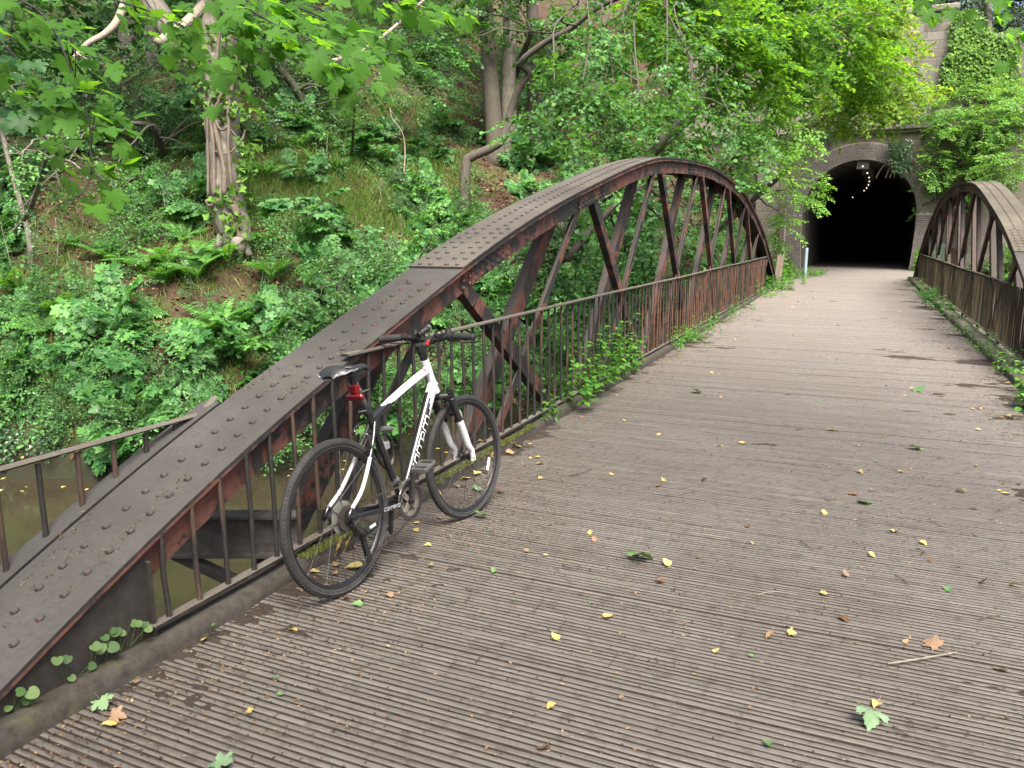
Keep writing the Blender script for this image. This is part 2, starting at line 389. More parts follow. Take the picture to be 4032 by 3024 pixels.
def height(x, y):
    x = np.asarray(x, float); y = np.asarray(y, float)
    d = shore(x, y)
    z = np.interp(d, (-60, -22, -15, -13, -1.5, 0, .35, 1.4, 2.4, 4, 7, 12, 25, 60), (1.5, .2, -.8, -3.9, -4.2, -3.3, -2.75, -1.7, -.75, .35, 2.5, 6.1, 15, 30))
    z = z + lump(x, y) * sstep(-.3, 2.5, d)
    cut = (1 - sstep(3.0, 7.5, np.abs(x + .2))) * sstep(22.5, 26.5, y + (x + 2.4) * -.8) * (1 - sstep(39.0, 40.2, y))
    z = z * (1 - cut) + (-.05) * cut
    hood = sstep(39.2, 40.4, y) * (1 - sstep(8, 15, np.abs(x))); top = np.where(y < 42.2, 5.95, 5.95 + 4.2 * sstep(42.2, 43.6, y))
    z = np.where(hood > 0, top * hood + z * (1 - hood), z)
    return z
def ground(u, v, dmin=6.0, dmax=70.0):
    r = ray(u, v); t = np.linspace(dmin, dmax, 1300); P = O + t[:, None] * r
    k = np.where(P[:, 2] < height(P[:, 0], P[:, 1]))[0]
    return P[k[0]] if len(k) else None
def build_terrain():
    xs = np.concatenate([np.arange(-70, -34, 3), np.arange(-34, 14, .4), np.arange(14, 62, 3)])
    ys = np.concatenate([np.arange(-30, -4, 2), np.arange(-4, 38.5, .4), np.arange(38.5, 44, .4), np.arange(44, 92, 3)])
    X, Y = np.meshgrid(xs, ys); Z = height(X, Y)
    V = np.stack([X.ravel(), Y.ravel(), Z.ravel()], 1); nx = len(xs); ny = len(ys)
    i, j = np.meshgrid(np.arange(nx - 1), np.arange(ny - 1)); a = (j * nx + i).ravel()
    F = np.stack([a, a + 1, a + nx + 1, a + nx], 1)
    c = V[F].mean(1)
    keep = ~((np.abs(c[:, 0] + .25) < 3.3) & (c[:, 1] > 38.6) & (c[:, 1] < 41.2))
    o = link('hillside', mesh_from('hillside', V, F[keep], [M['hill']], smooth=True)); tag(o, kind='structure')
build_terrain()
mb = MB(); mb.add([(-90, -40, WATER), (90, -40, WATER), (90, 80, WATER), (-90, 80, WATER)], [(0, 1, 2, 3)])
tag(mb.build('river', M['water']), kind='structure')

# ------------------------------------------------------------------ bridge deck
XL, XR = -2.33, 1.79
KL, KR = -2.255, 1.58          # deck edges (faces of the kerbs)
DY0, DY1 = -2.4, 31.0
def build_deck():
    prof = []; y = DY0; k = 0
    while y < DY1:
        zo = float(np.clip(rng.normal(0, .0013), -.0025, .0025)); yy = y + .005
        prof += [(yy, -.03)]
        wdt = np.array([.021, .018, .018, .018, .021]) + rng.normal(0, .0022, 5)
        g = .0092
        for q in range(5):
            prof += [(yy, zo - .0012), (yy + .002, zo), (yy + wdt[q] - .002, zo), (yy + wdt[q], zo - .0012)]
            if q < 4: prof += [(yy + wdt[q] + .0012, zo - .013), (yy + wdt[q] + g - .0012, zo - .013)]
            yy += wdt[q] + (g if q < 4 else 0)
        prof += [(yy, -.03)]
        y = yy + .005
    prof = np.array(prof); n = len(prof)
    xs = np.linspace(KL - .02, KR + .02, 15); m = len(xs)
    V = np.zeros((m, n, 3)); V[:, :, 0] = xs[:, None]; V[:, :, 1] = prof[:, 0]; V[:, :, 2] = prof[:, 1]
    V[:, :, 1] += np.sin(xs * 1.7)[:, None] * .004 + np.sin(xs[:, None] * 3.1 + prof[:, 0] * 2.0) * .002
    V[:, :, 2] += .0012 * np.sin(xs[:, None] * 2.3 + prof[:, 0] * 1.9)
    i, j = np.meshgrid(np.arange(n - 1), np.arange(m - 1)); a = (j * n + i).ravel()
    F = np.stack([a, a + n, a + n + 1, a + 1], 1)
    low = (prof[:-1, 1] < -.008) | (prof[1:, 1] < -.008)
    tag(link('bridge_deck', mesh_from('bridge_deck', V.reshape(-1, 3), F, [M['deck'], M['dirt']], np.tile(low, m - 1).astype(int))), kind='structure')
build_deck()
mb = MB(); mb.add([(KL - .3, DY0, -.034), (KR + .3, DY0, -.034), (KR + .3, DY1, -.034), (KL - .3, DY1, -.034)], [(0, 1, 2, 3)])
mb.box((-.25, 14, -.35), (3.6, 33, .12), 0)
tag(mb.build('deck_underside', M['girder']), kind='structure')
def vnoise(x, y, seed=0):
    """value noise, numpy"""
    xi = np.floor(x).astype(int); yi = np.floor(y).astype(int); fx = x - xi; fy = y - yi
    fx = fx * fx * (3 - 2 * fx); fy = fy * fy * (3 - 2 * fy)
    def h(a, b):
        q = (a * 374761393 + b * 668265263 + seed * 974711) & 0x7fffffff
        q = ((q ^ (q >> 13)) * 1274126177) & 0x7fffffff
        return ((q ^ (q >> 16)) & 0xffff) / 65535.0
    return (h(xi, yi) * (1 - fx) + h(xi + 1, yi) * fx) * (1 - fy) + (h(xi, yi + 1) * (1 - fx) + h(xi + 1, yi + 1) * fx) * fy
def fbm(x, y, seed=0, o=4):
    s = 0; a = .5
    for k in range(o): s = s + a * vnoise(x, y, seed + k); x = x * 2.03; y = y * 2.03; a *= .5
    return s / (1 - .5 ** o)
def build_dirt():
    """dirt lying in the grooves and, in patches, over the boards"""
    for y0, y1, st in ((-.2, 7.2, .011), (7.2, 15.0, .022), (15.0, 31.0, .06)):
        xs = np.arange(KL, KR + st, st); ys = np.arange(y0, y1 + st * .5, st)
        X, Y = np.meshgrid(xs, ys)
        n = fbm(X * 1.8, Y * 3.0, 3, 4) * (.6 if y0 < 7 else .78) + fbm(X * 11, Y * 18, 9, 3) * (.4 if y0 < 7 else .22)
        edge = np.exp(-(X - KL) / .16) * .011 + np.exp(-(KR - X) / .45) * .012
        bike = np.exp(-((X + 1.85) ** 2 / .10 + (Y - 3.3) ** 2 / 1.6)) * .0035
        Z = -.0142 + (n - .5) * .050 + edge + bike + (X > .4) * (X - .4) * .0020
        Z = np.minimum(Z, .012)
        nx = len(xs); i, j = np.meshgrid(np.arange(nx - 1), np.arange(len(ys) - 1)); a = (j * nx + i).ravel()
        F = np.stack([a, a + 1, a + nx + 1, a + nx], 1); V = np.stack([X.ravel(), Y.ravel(), Z.ravel()], 1)
        F = F[(V[F][:, :, 2].max(1) > -.0125)]
        o = link('deck_dirt', mesh_from('deck_dirt', V, F, [M['dirt']], smooth=True))
        tag(o, 'dark trodden dirt lying in the grooves of the boards', 'dirt', kind='stuff')
build_dirt()
mb = MB()
V = []; F = []
for k, (y, x0, x1) in enumerate(((30.6, -3.4, 2.6), (33, -2.9, 2.5), (36, -2.75, 2.3), (39.4, -2.62, 2.12), (41, -2.62, 2.12))):
    V += [(x0, y, -.012 if k else -.03), (x1, y, -.012 if k else -.03)]
    if k: F.append((2*k - 2, 2*k - 1, 2*k + 1, 2*k))
mb.add(V, F); tag(mb.build('footpath', M['path']), kind='structure')

def kerb(name, x0, x1, y0, y1, label, zt=.085):
    mb = MB(); n = int((y1 - y0) / .35)
    for i in range(n + 1):
        y = y0 + (y1 - y0) * i / n; dz = .010 * math.sin(y * 2.1) + rng.normal(0, .004); dx = rng.normal(0, .004)
        inn, out = (x1, x0) if x1 < 0 else (x0, x1)
        s = 1 if x1 < 0 else -1
        mb.v += [(out, y, -.3), (out, y, zt - .01 + dz), (inn - s * .05, y, zt + dz), (inn - s * .015 + dx, y, zt - .012 + dz), (inn + dx, y, zt - .045 + dz), (inn + dx * .5, y, -.3)]
        if i:
            b = 6 * (i - 1)
            for k in range(5):
                f = (b + k, b + k + 1, b + 7 + k, b + 6 + k); mb.face(f if x1 > 0 else f[::-1])
    return tag(mb.build(name, M['kerb'] if x1 < 0 else M['kerb_pale'], smooth=True, auto=50), label, 'kerb')
kerb('kerb_beam', -2.375, KL, -2.4, 25.5, 'long mossy timber kerb below the bicycle side railing', .075)
kerb('kerb_beam', KR, 1.86, -2.4, 31.5, 'long kerb at the foot of the mossy right hand railing', .085)

mb = MB()
mb.box((-2.56, -.25, .0), (.36, 4.36, .12)); tag(mb.build('dirt_trough', M['dirt']), 'dirt filled trough between the kerb and the near end of the truss', 'dirt', kind='stuff')
# ------------------------------------------------------------------ trusses
TS = .94
TT = np.array([(0, 2.82), (2.27, 2.74), (3.9, 2.63), (5.18, 2.43), (6.6, 2.14), (7.6, 1.93), (8.37, 1.745), (8.94, 1.59), (9.51, 1.42), (10.25, 1.18), (10.62, 1.06), (11.43, .80), (12.38, .41), (12.84, .19), (13.4, -.10), (14.2, -.52)]) * TS
_ss = np.linspace(0, TT[-1, 0], 400); _zz = np.interp(_ss, TT[:, 0], TT[:, 1])
for _ in range(3): _zz = np.convolve(np.pad(_zz, 9, mode='reflect', reflect_type='odd'), np.ones(19) / 19, 'valid')
_zz[:10] = _zz[10]
LY = 14.3 * TS
def truss(side, xin, yc, ks, label):
    """side -1 left, +1 right; xin the inner edge of the top plate"""
    zc = lambda y: float(np.interp(abs(y - yc) / ks, _ss, _zz))
    W = .40
    root = empty('bowstring_truss', (xin, yc, 0)); tag(root, label, 'truss'); rel = (xin, yc, 0)
    X = lambda o: xin + side * o
    s1 = 13.4 * TS * ks
    ys = np.linspace(yc - s1 - .3, yc + s1 + .3, 131)
    def strip(mb, o0, o1, zt, zb, ylo=-99, yhi=99, m=0):
        yy = [y for y in ys if ylo <= y - yc <= yhi]; b = len(mb.v)
        for y in yy:
            for o, z in ((o0, zt), (o1, zt), (o1, zb), (o0, zb)): mb.v.append((X(o), y, zc(y) + z))
        k = len(yy)
        for i in range(k - 1):
            for q in range(4):
                f = (b + i*4 + q, b + i*4 + (q+1) % 4, b + i*4 + 4 + (q+1) % 4, b + i*4 + 4 + q); mb.face(f if side > 0 else f[::-1], m)
        e = (b, b+1, b+2, b+3); mb.face(e, m); mb.face(tuple(q + 4 * (k - 1) for q in e)[::-1], m)
    def rivets(mb, offs, ylo, yhi, dz, step=.105):
        y = yc + ylo; t = 0
        while y < yc + yhi:
            sl = (zc(y + .05) - zc(y - .05)) / .1; L = math.hypot(1, sl)
            for o in offs: mb.dome((X(o), y, zc(y) + dz), .0175, .014, 8, (0, -sl / L, 1 / L))
            y += step / L
    cov = 9.62 * TS * ks
    mb = MB(); strip(mb, 0, W, 0, -.014); rivets(mb, (.115, .245), -s1, -cov - .12, 0); rivets(mb, (.115, .245), cov + .12, s1, 0)
    mb.build('top_plate', M['chord_top'], root, rel=rel)
    mb = MB(); strip(mb, -.004, W + .004, .016, .002, -cov, cov)
    rivets(mb, (.06, .14, .26, .34), -cov + .15, -cov + 1.0, .016, .12); rivets(mb, (.06, .14, .26, .34), cov - 1.0, cov - .08, .016, .12)
    rivets(mb, (.12, .26), -cov + 1.05, cov - 1.05, .016)
    mb.build('cover_plate', M['chord_cover' if side < 0 else 'chord_pale'], root, rel=rel)
    for o, lo, m in ((.045, -.18, 'truss_red'), (.335, -.18, 'truss_red')):
        mb = MB(); strip(mb, o, o + .014, -.016, lo)
        # joint plates with rivet fields and edge angles
        strip(mb, o - .045 if o < .2 else o + .016, o - .002 if o < .2 else o + .06, -.016, -.03)
        for jy in (-8.5, -6.2, -1.3, 1.3, 6.2, 8.5):
            q = jy * ks
            strip(mb, o - .010, o - .001, -.032, -.172, q - .42, q + .42)
            for ry in np.arange(q - .36, q + .37, .09):
                for dz in (-.055, -.1, -.145):
                    mb.dome((X(o - .010), yc + ry, zc(yc + ry) + dz), .016, .012, 7, (-side, 0, 0))
        for ry in np.arange(-s1 + .3, s1 - .2, .22): mb.dome((X(o), yc + ry, zc(yc + ry) - .055), .014, .011, 7, (-side, 0, 0))
        mb.build('chord_web', M[m], root, rel=rel)
    # lattice: tension bars falling away from the camera, double struts rising
    nodes = [yc + q * 2.76 * ks for q in (-4.25, -3.25, -2.25, -1.25, -.25, .75, 1.75, 2.75, 3.65)]
    for i in range(len(nodes) - 1):
        a, b = nodes[i], nodes[i + 1]
        for o in (.05,) if 0 < i < len(nodes) - 2 else ():
            p = (X(o), a + .08, zc(a + .08) - .08); q = (X(o), b - .1, -.5); mb = MB()
            mb.bar(p, q, .012, .115, (side, 0, 0)); mb.bar((X(o) + side * .035, p[1], p[2]), (X(o) + side * .035, q[1], q[2]), .058, .012, (side, 0, 0)) if False else None
            d = (Vector(q) - Vector(p)).normalized(); nn = Vector((side, 0, 0)).cross(d)
            mb = MB()
            mb.bar(Vector(p), Vector(q), .11, .013, (side, 0, 0))
            mb.bar(Vector(p) + Vector((side * .035, 0, 0)) + nn * .05, Vector(q) + Vector((side * .035, 0, 0)) + nn * .05, .012, .056, (side, 0, 0))
            mb.build('tie_bar', M['truss_black'] if (i + (o > .2)) % 2 else M['truss_red'], root, rel=rel)
        for o, wd, m in ((.065, .075, 'truss_red' if i % 3 == 1 else 'truss_black'), (.27, .16, 'truss_red' if i % 2 else 'truss_black')):
            p = Vector((X(o), a + .05 if i else 2.72 + (yc - LY if side > 0 else 0), -.5 if i else -.3)); q = Vector((X(o), b - .15, zc(b - .15) - .06)); mb = MB()
            d = (q - p).normalized(); nn = Vector((side, 0, 0)).cross(d)
            mb.bar(p, q, wd, .014, (side, 0, 0))
            if wd > .1:
                for sg in (-1, 1): mb.bar(p + nn * sg * wd / 2 + Vector((side * .035, 0, 0)), q + nn * sg * wd / 2 + Vector((side * .035, 0, 0)), .012, .075, (side, 0, 0))
            else: mb.bar(p + nn * wd / 2 + Vector((side * .03, 0, 0)), q + nn * wd / 2 + Vector((side * .03, 0, 0)), .012, .06, (side, 0, 0))
            mb.build('strut', M[m], root, rel=rel)
    for o in (.05, .31):
        mb = MB(); mb.box((X(o), yc, -.63), (.016, 2 * s1 + .4, .36)); mb.box((X(o), yc, -.815), (.12, 2 * s1 + .4, .016))
        mb.build('bottom_chord', M['girder'], root, rel=rel)
    # solid web plates under the ends of the chord
    for e in (-1, 1):
        mb = MB(); ya = yc + e * (s1 + .3); yb = yc + e * (11.49 * ks)
        pts = np.linspace(ya, yb, 12); V = []
        for y in pts: V += [(X(.022), y, .05), (X(.022), y, max(.05, zc(y) - .018)), (X(.036), y, .05), (X(.036), y, max(.05, zc(y) - .018))]
        mb.add(V, [(4*i + a, 4*i + b, 4*i + 4 + b, 4*i + 4 + a) for i in range(11) for a, b in ((0, 1), (1, 3), (3, 2))] + [(44, 45, 47, 46)])
        mb.box((X(.03), yb, zc(yb) / 2 - .03), (.06, .016, zc(yb) - .1))
        mb.build('end_plate', M['girder'], root, rel=rel)
    return root, zc
LY, RY = 14.3 * TS, 20.4
lt, zcL = truss(-1, XL, LY, 1.0, 'riveted rust red bowstring truss with flaking paint behind the bicycle')
rt_, zcR = truss(1, XR, RY, .955, 'rust brown bowstring truss on the right of the path, partly out of frame')
# ragged fringe of debris along the chord, outrigger beam and outer railing
mb = MB()
_b = at_x(300, 534, -2.42); _a = _b - _rt * .78; a = Vector(_a); b = Vector(_b)
mb.bar(a, b, .012, .2); mb.bar(a + Vector((0, 0, .1)), b + Vector((0, 0, .1)), .10, .014); mb.bar(a - Vector((0, 0, .1)), b - Vector((0, 0, .1)), .10, .014)
mb.bar(a.lerp(b, .2) - Vector((0, 0, .1)), b - Vector((0, 0, .42)), .05, .05)
tag(mb.build('outrigger_beam', two('grey_beam', (.03, .028, .026), (.085, .08, .072), 12)), 'short dark steel outrigger beam sticking out below the near end of the truss', 'beam')

def railing(label, X, y0, y1, zt, zb, spacing, ztop, mats, rail_y0, start_rail, foot=.05, lean=0.0):
    root = empty('railing', (X, y0, 0)); tag(root, label, 'railing'); rel = (X, y0, 0)
    ys = np.arange(y0 + .09, y1, spacing); rest = MB()
    def bal(mb, y):
        t = min(ztop(y), zt); x = X + rng.normal(0, .002)
        k = rng.normal(0, .004); r = .0108
        mb.tube([(x, y, zb), (x, y, zb + .02), (x + k - lean * .5, y + k, (zb + t) / 2), (x - lean, y, t - .05), (x - lean, y, t - .03), (x - lean, y, t)], [r * 1.25, r, r, r, r * .85, r * .8], 7)
    order = np.argsort(np.abs(ys))
    near = set(order[:100].tolist())
    for i, y in enumerate(ys):
        if i in near:
            mb = MB(); bal(mb, y); mb.build('baluster', mats[0] if y < 9 else mats[1], root, smooth=True, rel=rel, auto=60)
        else: bal(rest, y)
    if rest.v: tag(rest.build('baluster_row', mats[1], root, smooth=True, rel=rel, auto=60), kind='stuff')
    mb = MB(); yy = np.linspace(rail_y0, y1, 60)
    P = [(X - lean + .003 * math.sin(y * 1.1), y, zt + .004 * math.sin(y * .9 + 1)) for y in yy]
    for i in range(len(P) - 1): pass
    b = 0
    for (x, y, z) in P:
        mb.v += [(x - .026, y, z - .002), (x - .02, y, z + .008), (x + .02, y, z + .008), (x + .026, y, z - .002), (x + .024, y, z - .008), (x - .024, y, z - .008)]
    for i in range(len(P) - 1):
        for q in range(6): mb.face((6*i + q, 6*i + 6 + q, 6*i + 6 + (q+1) % 6, 6*i + (q+1) % 6))
    mb.face((0, 1, 2, 3, 4, 5)); mb.face(tuple(6 * (len(P) - 1) + q for q in range(6))[::-1])
    mb.build('handrail', mats[2], root, rel=rel)
    mb = MB(); P = [(X, y, zb) for y in np.linspace(y0, y1, 40)]
    for i in range(len(P) - 1): mb.bar(P[i], P[i + 1], .046, .012)
    mb.build('bottom_rail', mats[2], root, rel=rel)
    for y in np.arange(y0 + 1.0, y1, 2.1):
        mb = MB(); mb.box((X, y, (zb + foot) / 2), (.035, .05, zb - foot)); mb.build('rail_foot', mats[0], root, rel=rel)
    return root
railing('long rusty iron railing behind the bicycle, in front of the left truss', XL, 1.93, 22.4, .96, .108, .155, lambda y: zcL(y) - .012,
        (M['rail'], M['rail_far'], M['rail']), 3.22, 0, lean=.006)
railing('rust and moss stained iron railing on the right of the path', XR, 9.2, 29.6, .925, .15, .13, lambda y: zcR(y) - .012,
        (M['rail_moss'], M['rail_moss'], M['rail_moss']), 12.0, 0)
# outer railing: stands on a sloping bar along the chord's outer edge
def outer_rail():
    XO = -2.80; root = empty('outer_railing', (XO, 1.9, 0)); tag(root, 'short rusty railing outside the truss at the left edge of the picture', 'railing'); rel = (XO, 1.9, 0)
    mb = MB(); P = [(XO, y, zcL(y) - .012 + .004) for y in np.linspace(.9, 2.78, 14)]
    for i in range(len(P) - 1): mb.bar(P[i], P[i + 1], .10, .012)
    mb.build('sloping_bar', M['chord_top'], root, rel=rel)
    for y in (1.40, 1.565, 1.725, 1.89, 2.055, 2.22, 2.385, 2.55):
        z = zcL(y); mb = MB(); mb.tube([(XO, y, z - .01), (XO, y, z + .02), (XO, y, .70)], [.0125, .0105, .0105], 8)
        mb.build('baluster', M['rail'], root, smooth=True, rel=rel, auto=60)
    mb = MB(); mb.tube([(XO, 1.0, .715), (XO, 2.3, .72), (XO, 2.70, .722), (XO, 2.80, zcL(2.8) + .005)], [.017] * 4, 8, sq=(1.35, .6)); mb.build('handrail', M['rail'], root, smooth=True, rel=rel, auto=50)
outer_rail()

# ------------------------------------------------------------------ tunnel portal
TY, TCX, TR, TCZ = 39.5, -.27, 2.38, 2.46
def tprof(r, n=36):
    """horseshoe outline, from the left foot over the crown to the right foot"""
    k = r - TR; P = [] if k > .4 else [(-(r - .10), -.3)]
    for z in np.linspace(0, TCZ, 9)[:-1]: P.append((-(r - .10 * (1 - z / TCZ) ** 2 * (1 if k < .4 else .3)), z))
    for a in np.linspace(math.pi, 0, n): P.append((r * math.cos(a), TCZ + r * math.sin(a)))
    for z in np.linspace(TCZ, 0, 9)[1:]: P.append(((r - .10 * (1 - z / TCZ) ** 2 * (1 if k < .4 else .3)), z))
    if k <= .4: P.append((r - .10, -.3))
    return [(TCX + x, z) for x, z in P]
def tshift(t): return .062 * t - .0026 * t * t
def portal():
    root = empty('tunnel_portal', (TCX, TY, 0)); rel = (TCX, TY, 0)
    tag(root, 'stone tunnel portal with a blue grey brick arch at the end of the path', 'tunnel portal')
    RO = TR + .74; outp = tprof(RO); X0, X1, Z1 = -7.5, 7.5, 6.05
    mb = MB(); ring = []; rect = []
    for x, z in outp:
        ring.append((x, TY, z)); dx, dz = x - TCX, z - TCZ
        if z <= TCZ + 1e-6: q = (X0 if dx < 0 else X1, z)
        else:
            t = min((X1 - TCX) / dx if dx > 1e-6 else 1e9, (X0 - TCX) / dx if dx < -1e-6 else 1e9, (Z1 - TCZ) / dz if dz > 1e-6 else 1e9); q = (TCX + dx * t, TCZ + dz * t)
        rect.append((q[0], TY, q[1]))
    n = len(ring)
    # keep the corners square
    for c in ((X0, Z1), (X1, Z1)):
        i = min(range(n), key=lambda i: (rect[i][0] - c[0]) ** 2 + (rect[i][2] - c[1]) ** 2); rect[i] = (c[0], TY, c[1])
    mb.v = ring + rect
    for i in range(n - 1): mb.face((i, i + 1, n + i + 1, n + i))
    mb.build('face_wall', M['stone'], root, rel=rel)
    # arch ring: mortar bed and five rows of bricks
    mb = MB(); inn = tprof(TR + .002)[1:-1]; o2 = tprof(RO + .01)
    mb.v = [(x, TY - .02, z) for x, z in inn] + [(x, TY - .02, z) for x, z in o2] + [(x, TY + .5, z) for x, z in inn] + [(x, TY + .1, z) for x, z in o2]
    for i in range(n - 1):
        mb.face((i, i + 1, n + i + 1, n + i)); mb.face((i + 1, i, 2*n + i, 2*n + i + 1)); mb.face((n + i, n + i + 1, 3*n + i + 1, 3*n + i))
    mb.build('mortar_bed', M['mortar'], root, rel=rel)
    mb = MB(); r_ = random.Random(4)
    for row in range(6):
        ra = TR + .012 + row * .121; rb = ra + .106; rm = (ra + rb) / 2
        L = math.pi * rm; nb = int(L / .128)
        for k in range(nb):
            a0 = math.pi * (k + .04 + (row % 2) * .5) / nb; a1 = math.pi * (k + .90 + (row % 2) * .5) / nb
            pr = .03 + r_.uniform(0, .014); V = []
            for y in (TY - pr, TY + .02):
                for a, rr in ((a0, ra), (a1, ra), (a1, rb), (a0, rb)): V.append((TCX + rr * math.cos(a), y, TCZ + rr * math.sin(a)))
            mb.add(V, ((0, 1, 2, 3), (0, 4, 5, 1), (1, 5, 6, 2), (2, 6, 7, 3), (3, 7, 4, 0)))
    for sd_ in (-1, 1):
        for j in range(int(TCZ / .092)):
            z = j * .092 + .01; widths = (.22, .22, .25) if j % 2 else (.11, .22, .22, .14); x = TR + .012 - .08 * (1 - z / TCZ) ** 2
            for wd in widths:
                pr = .03 + r_.uniform(0, .012); xa, xb = TCX + sd_ * x, TCX + sd_ * (x + wd - .015)
                mb.box(((xa + xb) / 2, TY - pr / 2 + .01, z + .038), (abs(xb - xa), pr + .02, .076)); x += wd
    mb.build('arch_ring', M['ring_brick'], root, rel=rel)
    # lining, a long curving tube
    mb = MB(); ts = np.concatenate([np.linspace(.02, 8, 9), np.linspace(10, 80, 36)]); pr = tprof(TR); n = len(pr)
    for t in ts: mb.v += [(x + tshift(t), TY + t, z) for x, z in pr]
    for i in range(len(ts) - 1):
        for j in range(n - 1): mb.face((i*n + j, (i+1)*n + j, (i+1)*n + j + 1, i*n + j + 1))
    e = (len(ts) - 1) * n; mb.face(tuple(range(e, e + n)))
    mb.build('lining', M['lining'], root, smooth=True, rel=rel, auto=40)
    mb = MB()
    for i, t in enumerate(ts):
        mb.v += [(TCX - 2.6 + tshift(t), TY + t, -.008), (TCX + 2.6 + tshift(t), TY + t, -.008)]
        if i: mb.face((2*i - 2, 2*i - 1, 2*i + 1, 2*i))
    mb.build('tunnel_floor', M['path'], root, rel=rel)
    mb = MB(); mb.box((TCX, TY + .9, 6.16), (15.4, 2.2, .2)); mb.box((TCX, TY + .02, 6.0), (15.2, .24, .14)); mb.build('string_course', M['coping'], root, rel=rel, bevel=.03)
    for x, wd in ((-4.25, .95), (4.6, .95)):
        mb = MB(); mb.box((x, TY - .16, 2.96), (wd, .34, 5.96)); mb.build('pilaster', M['stone_pale'], root, rel=rel, bevel=.03)
    mb = MB(); mb.box((-3.1, 42.0, 8.7), (12.2, .8, 5.1)); mb.box((5.9, 42.05, 8.0), (5.8, .7, 3.7)); mb.box((6.55, 41.75, 7.9), (.8, .5, 3.9))
    mb.build('parapet_wall', M['stone_pale'], root, rel=rel)
    mb = MB(); mb.box((-3.1, 42.0, 11.40), (12.5, 1.05, .30)); mb.box((6.1, 42.0, 9.98), (5.6, .95, .25)); mb.box((6.55, 41.7, 9.98), (1.0, .7, .3)); mb.build('coping', M['coping'], root, rel=rel, bevel=.08)
portal()
lampm, nt, b = new_mat('lamp_glow'); b.inputs['Base Color'].default_value = (.9, .85, .7, 1)
b.inputs['Emission Color'].default_value = (1, .86, .62, 1); b.inputs['Emission Strength'].default_value = 1.1
casing = plain('grey_lamp_casing', (.20, .185, .17), .7, var=.3)
lampdim = plain('unlit_bulb', (.5, .47, .4), .3)
for k in range(12):
    t = .55 + k * 3.5 + (.8 if k else 0); x = TCX + tshift(t) + .02; y = TY + t
    dr = (tshift(t + .1) - tshift(t)) / .1
    lr = empty('tunnel_lamp', (x, y, TR + TCZ)); lr.rotation_euler.z = -math.atan(dr)
    tag(lr, ['nearest tunnel lamp hanging from the crown of the dark tunnel', 'small lit lamp in the row along the dark tunnel ceiling'][min(k, 1)], 'lamp', 'lamps along the tunnel ceiling')
    mb = MB(); mb.box((0, 0, -.10), (.46, .5, .16)); mb.box((0, -.26, -.23), (.50, .03, .30)); mb.box((-.235, 0, -.25), (.03, .5, .22)); mb.box((.235, 0, -.25), (.03, .5, .22)); mb.build('casing', casing, lr)
    mb = MB(); mb.dome((0, -.28, -.27), .026, .025, 10, (0, -1, 0)); mb.build('bulb', lampm if k < 7 or k == 9 else lampdim, lr, smooth=True)

# bollard, board and gate post beside the tunnel mouth
def bollard():
    p = at_z(804.6, 277.5); root = empty('bollard', p); tag(root, 'slim pale blue grey steel post left of the tunnel mouth', 'post')
    m = plain('galvanised_blue_grey', (.22, .29, .33), .5, .2, var=.2)
    mb = MB(); mb.lathe([(.062, -.02), (.062, 1.06), (.055, 1.075), (.02, 1.08), (0.001, 1.08)], 14, axis='z'); mb.build('post', m, root, smooth=True, auto=40)
    mb = MB(); mb.lathe([(.0635, .62), (.0655, .625), (.0655, .64), (.0635, .645)], 14, axis='z'); mb.build('collar', m, root, smooth=True)
    mb = MB(); mb.lathe([(.0, .0), (.11, .0), (.11, .012), (.0, .014)], 14, axis='z'); mb.build('base_plate', m, root, smooth=True, auto=40)
bollard()
def board():
    p = at_y(777, 283, 26.0); root = empty('wooden_board', (p[0], p[1], 0), (0, R(4), R(20)))
    tag(root, 'pale upright plank board just behind the far end of the left truss', 'board')
    m = two('pale_planks', (.10, .08, .06), (.19, .155, .12), 7, .8)
    for k in range(2):
        mb = MB(); mb.box((k * .105 - .05, 0, .46), (.10, .024, .92 - .02 * (k % 2))); mb.build('plank', m, root, bevel=.004)
    mb = MB(); mb.box((0, .03, .55), (.22, .03, .07)); mb.build('batten', m, root)
board()
def gatepost():
    root = empty('gate_post', (XR + .22, 30.35, 0)); tag(root, 'dark green mossy post past the far end of the right railing', 'post')
    m = two('mossy_green_post', (.02, .035, .022), (.05, .075, .045), 9)
    mb = MB(); mb.box((0, 0, .62), (.13, .13, 1.28)); mb.build('post', m, root, bevel=.012)
    mb = MB(); mb.box((0, 0, 1.285), (.17, .17, .05)); mb.build('cap', m, root, bevel=.01)
    mb = MB(); mb.box((.32, .05, .8), (.5, .03, .9)); mb.build('side_panel', m, root, bevel=.005)
gatepost()

# ------------------------------------------------------------------ foliage building blocks
def fanleaf(pts, c=(0, .42), fold=.12, droop=.12):
    """outline (right half, base to tip) -> folded leaf, triangles fan round the midrib"""
    half = np.array(pts, float); left = half[::-1][1:-1] * (-1, 1)
    o = np.concatenate([half, left]); n = len(o)
    V = np.zeros((n + 1, 3)); V[:n, :2] = o; V[n, :2] = c
    V[:, 2] = np.abs(V[:, 0]) * fold * 2 - droop * V[:, 1] ** 2
    T = np.array([(n, i, (i + 1) % n) for i in range(n)])
    return V, T
OVATE = fanleaf([(0, 0), (.27, .22), (.33, .48), (.19, .80), (0, 1.0)])
ROUND = fanleaf([(0, .05), (.30, .0), (.47, .33), (.38, .72), (0, 1.0)], (0, .4))
NARROW = fanleaf([(0, 0), (.14, .2), (.17, .45), (.10, .78), (0, 1.0)])
IVY = fanleaf([(0, .05), (.36, .0), (.52, .28), (.26, .48), (.17, .72), (0, 1.0)], (0, .35))
SYC = fanleaf([(0, .08), (.25, -.02), (.50, .10), (.36, .26), (.62, .50), (.55, .68), (.27, .56), (.22, .80), (0, 1.02)], (0, .32), .1, .18)
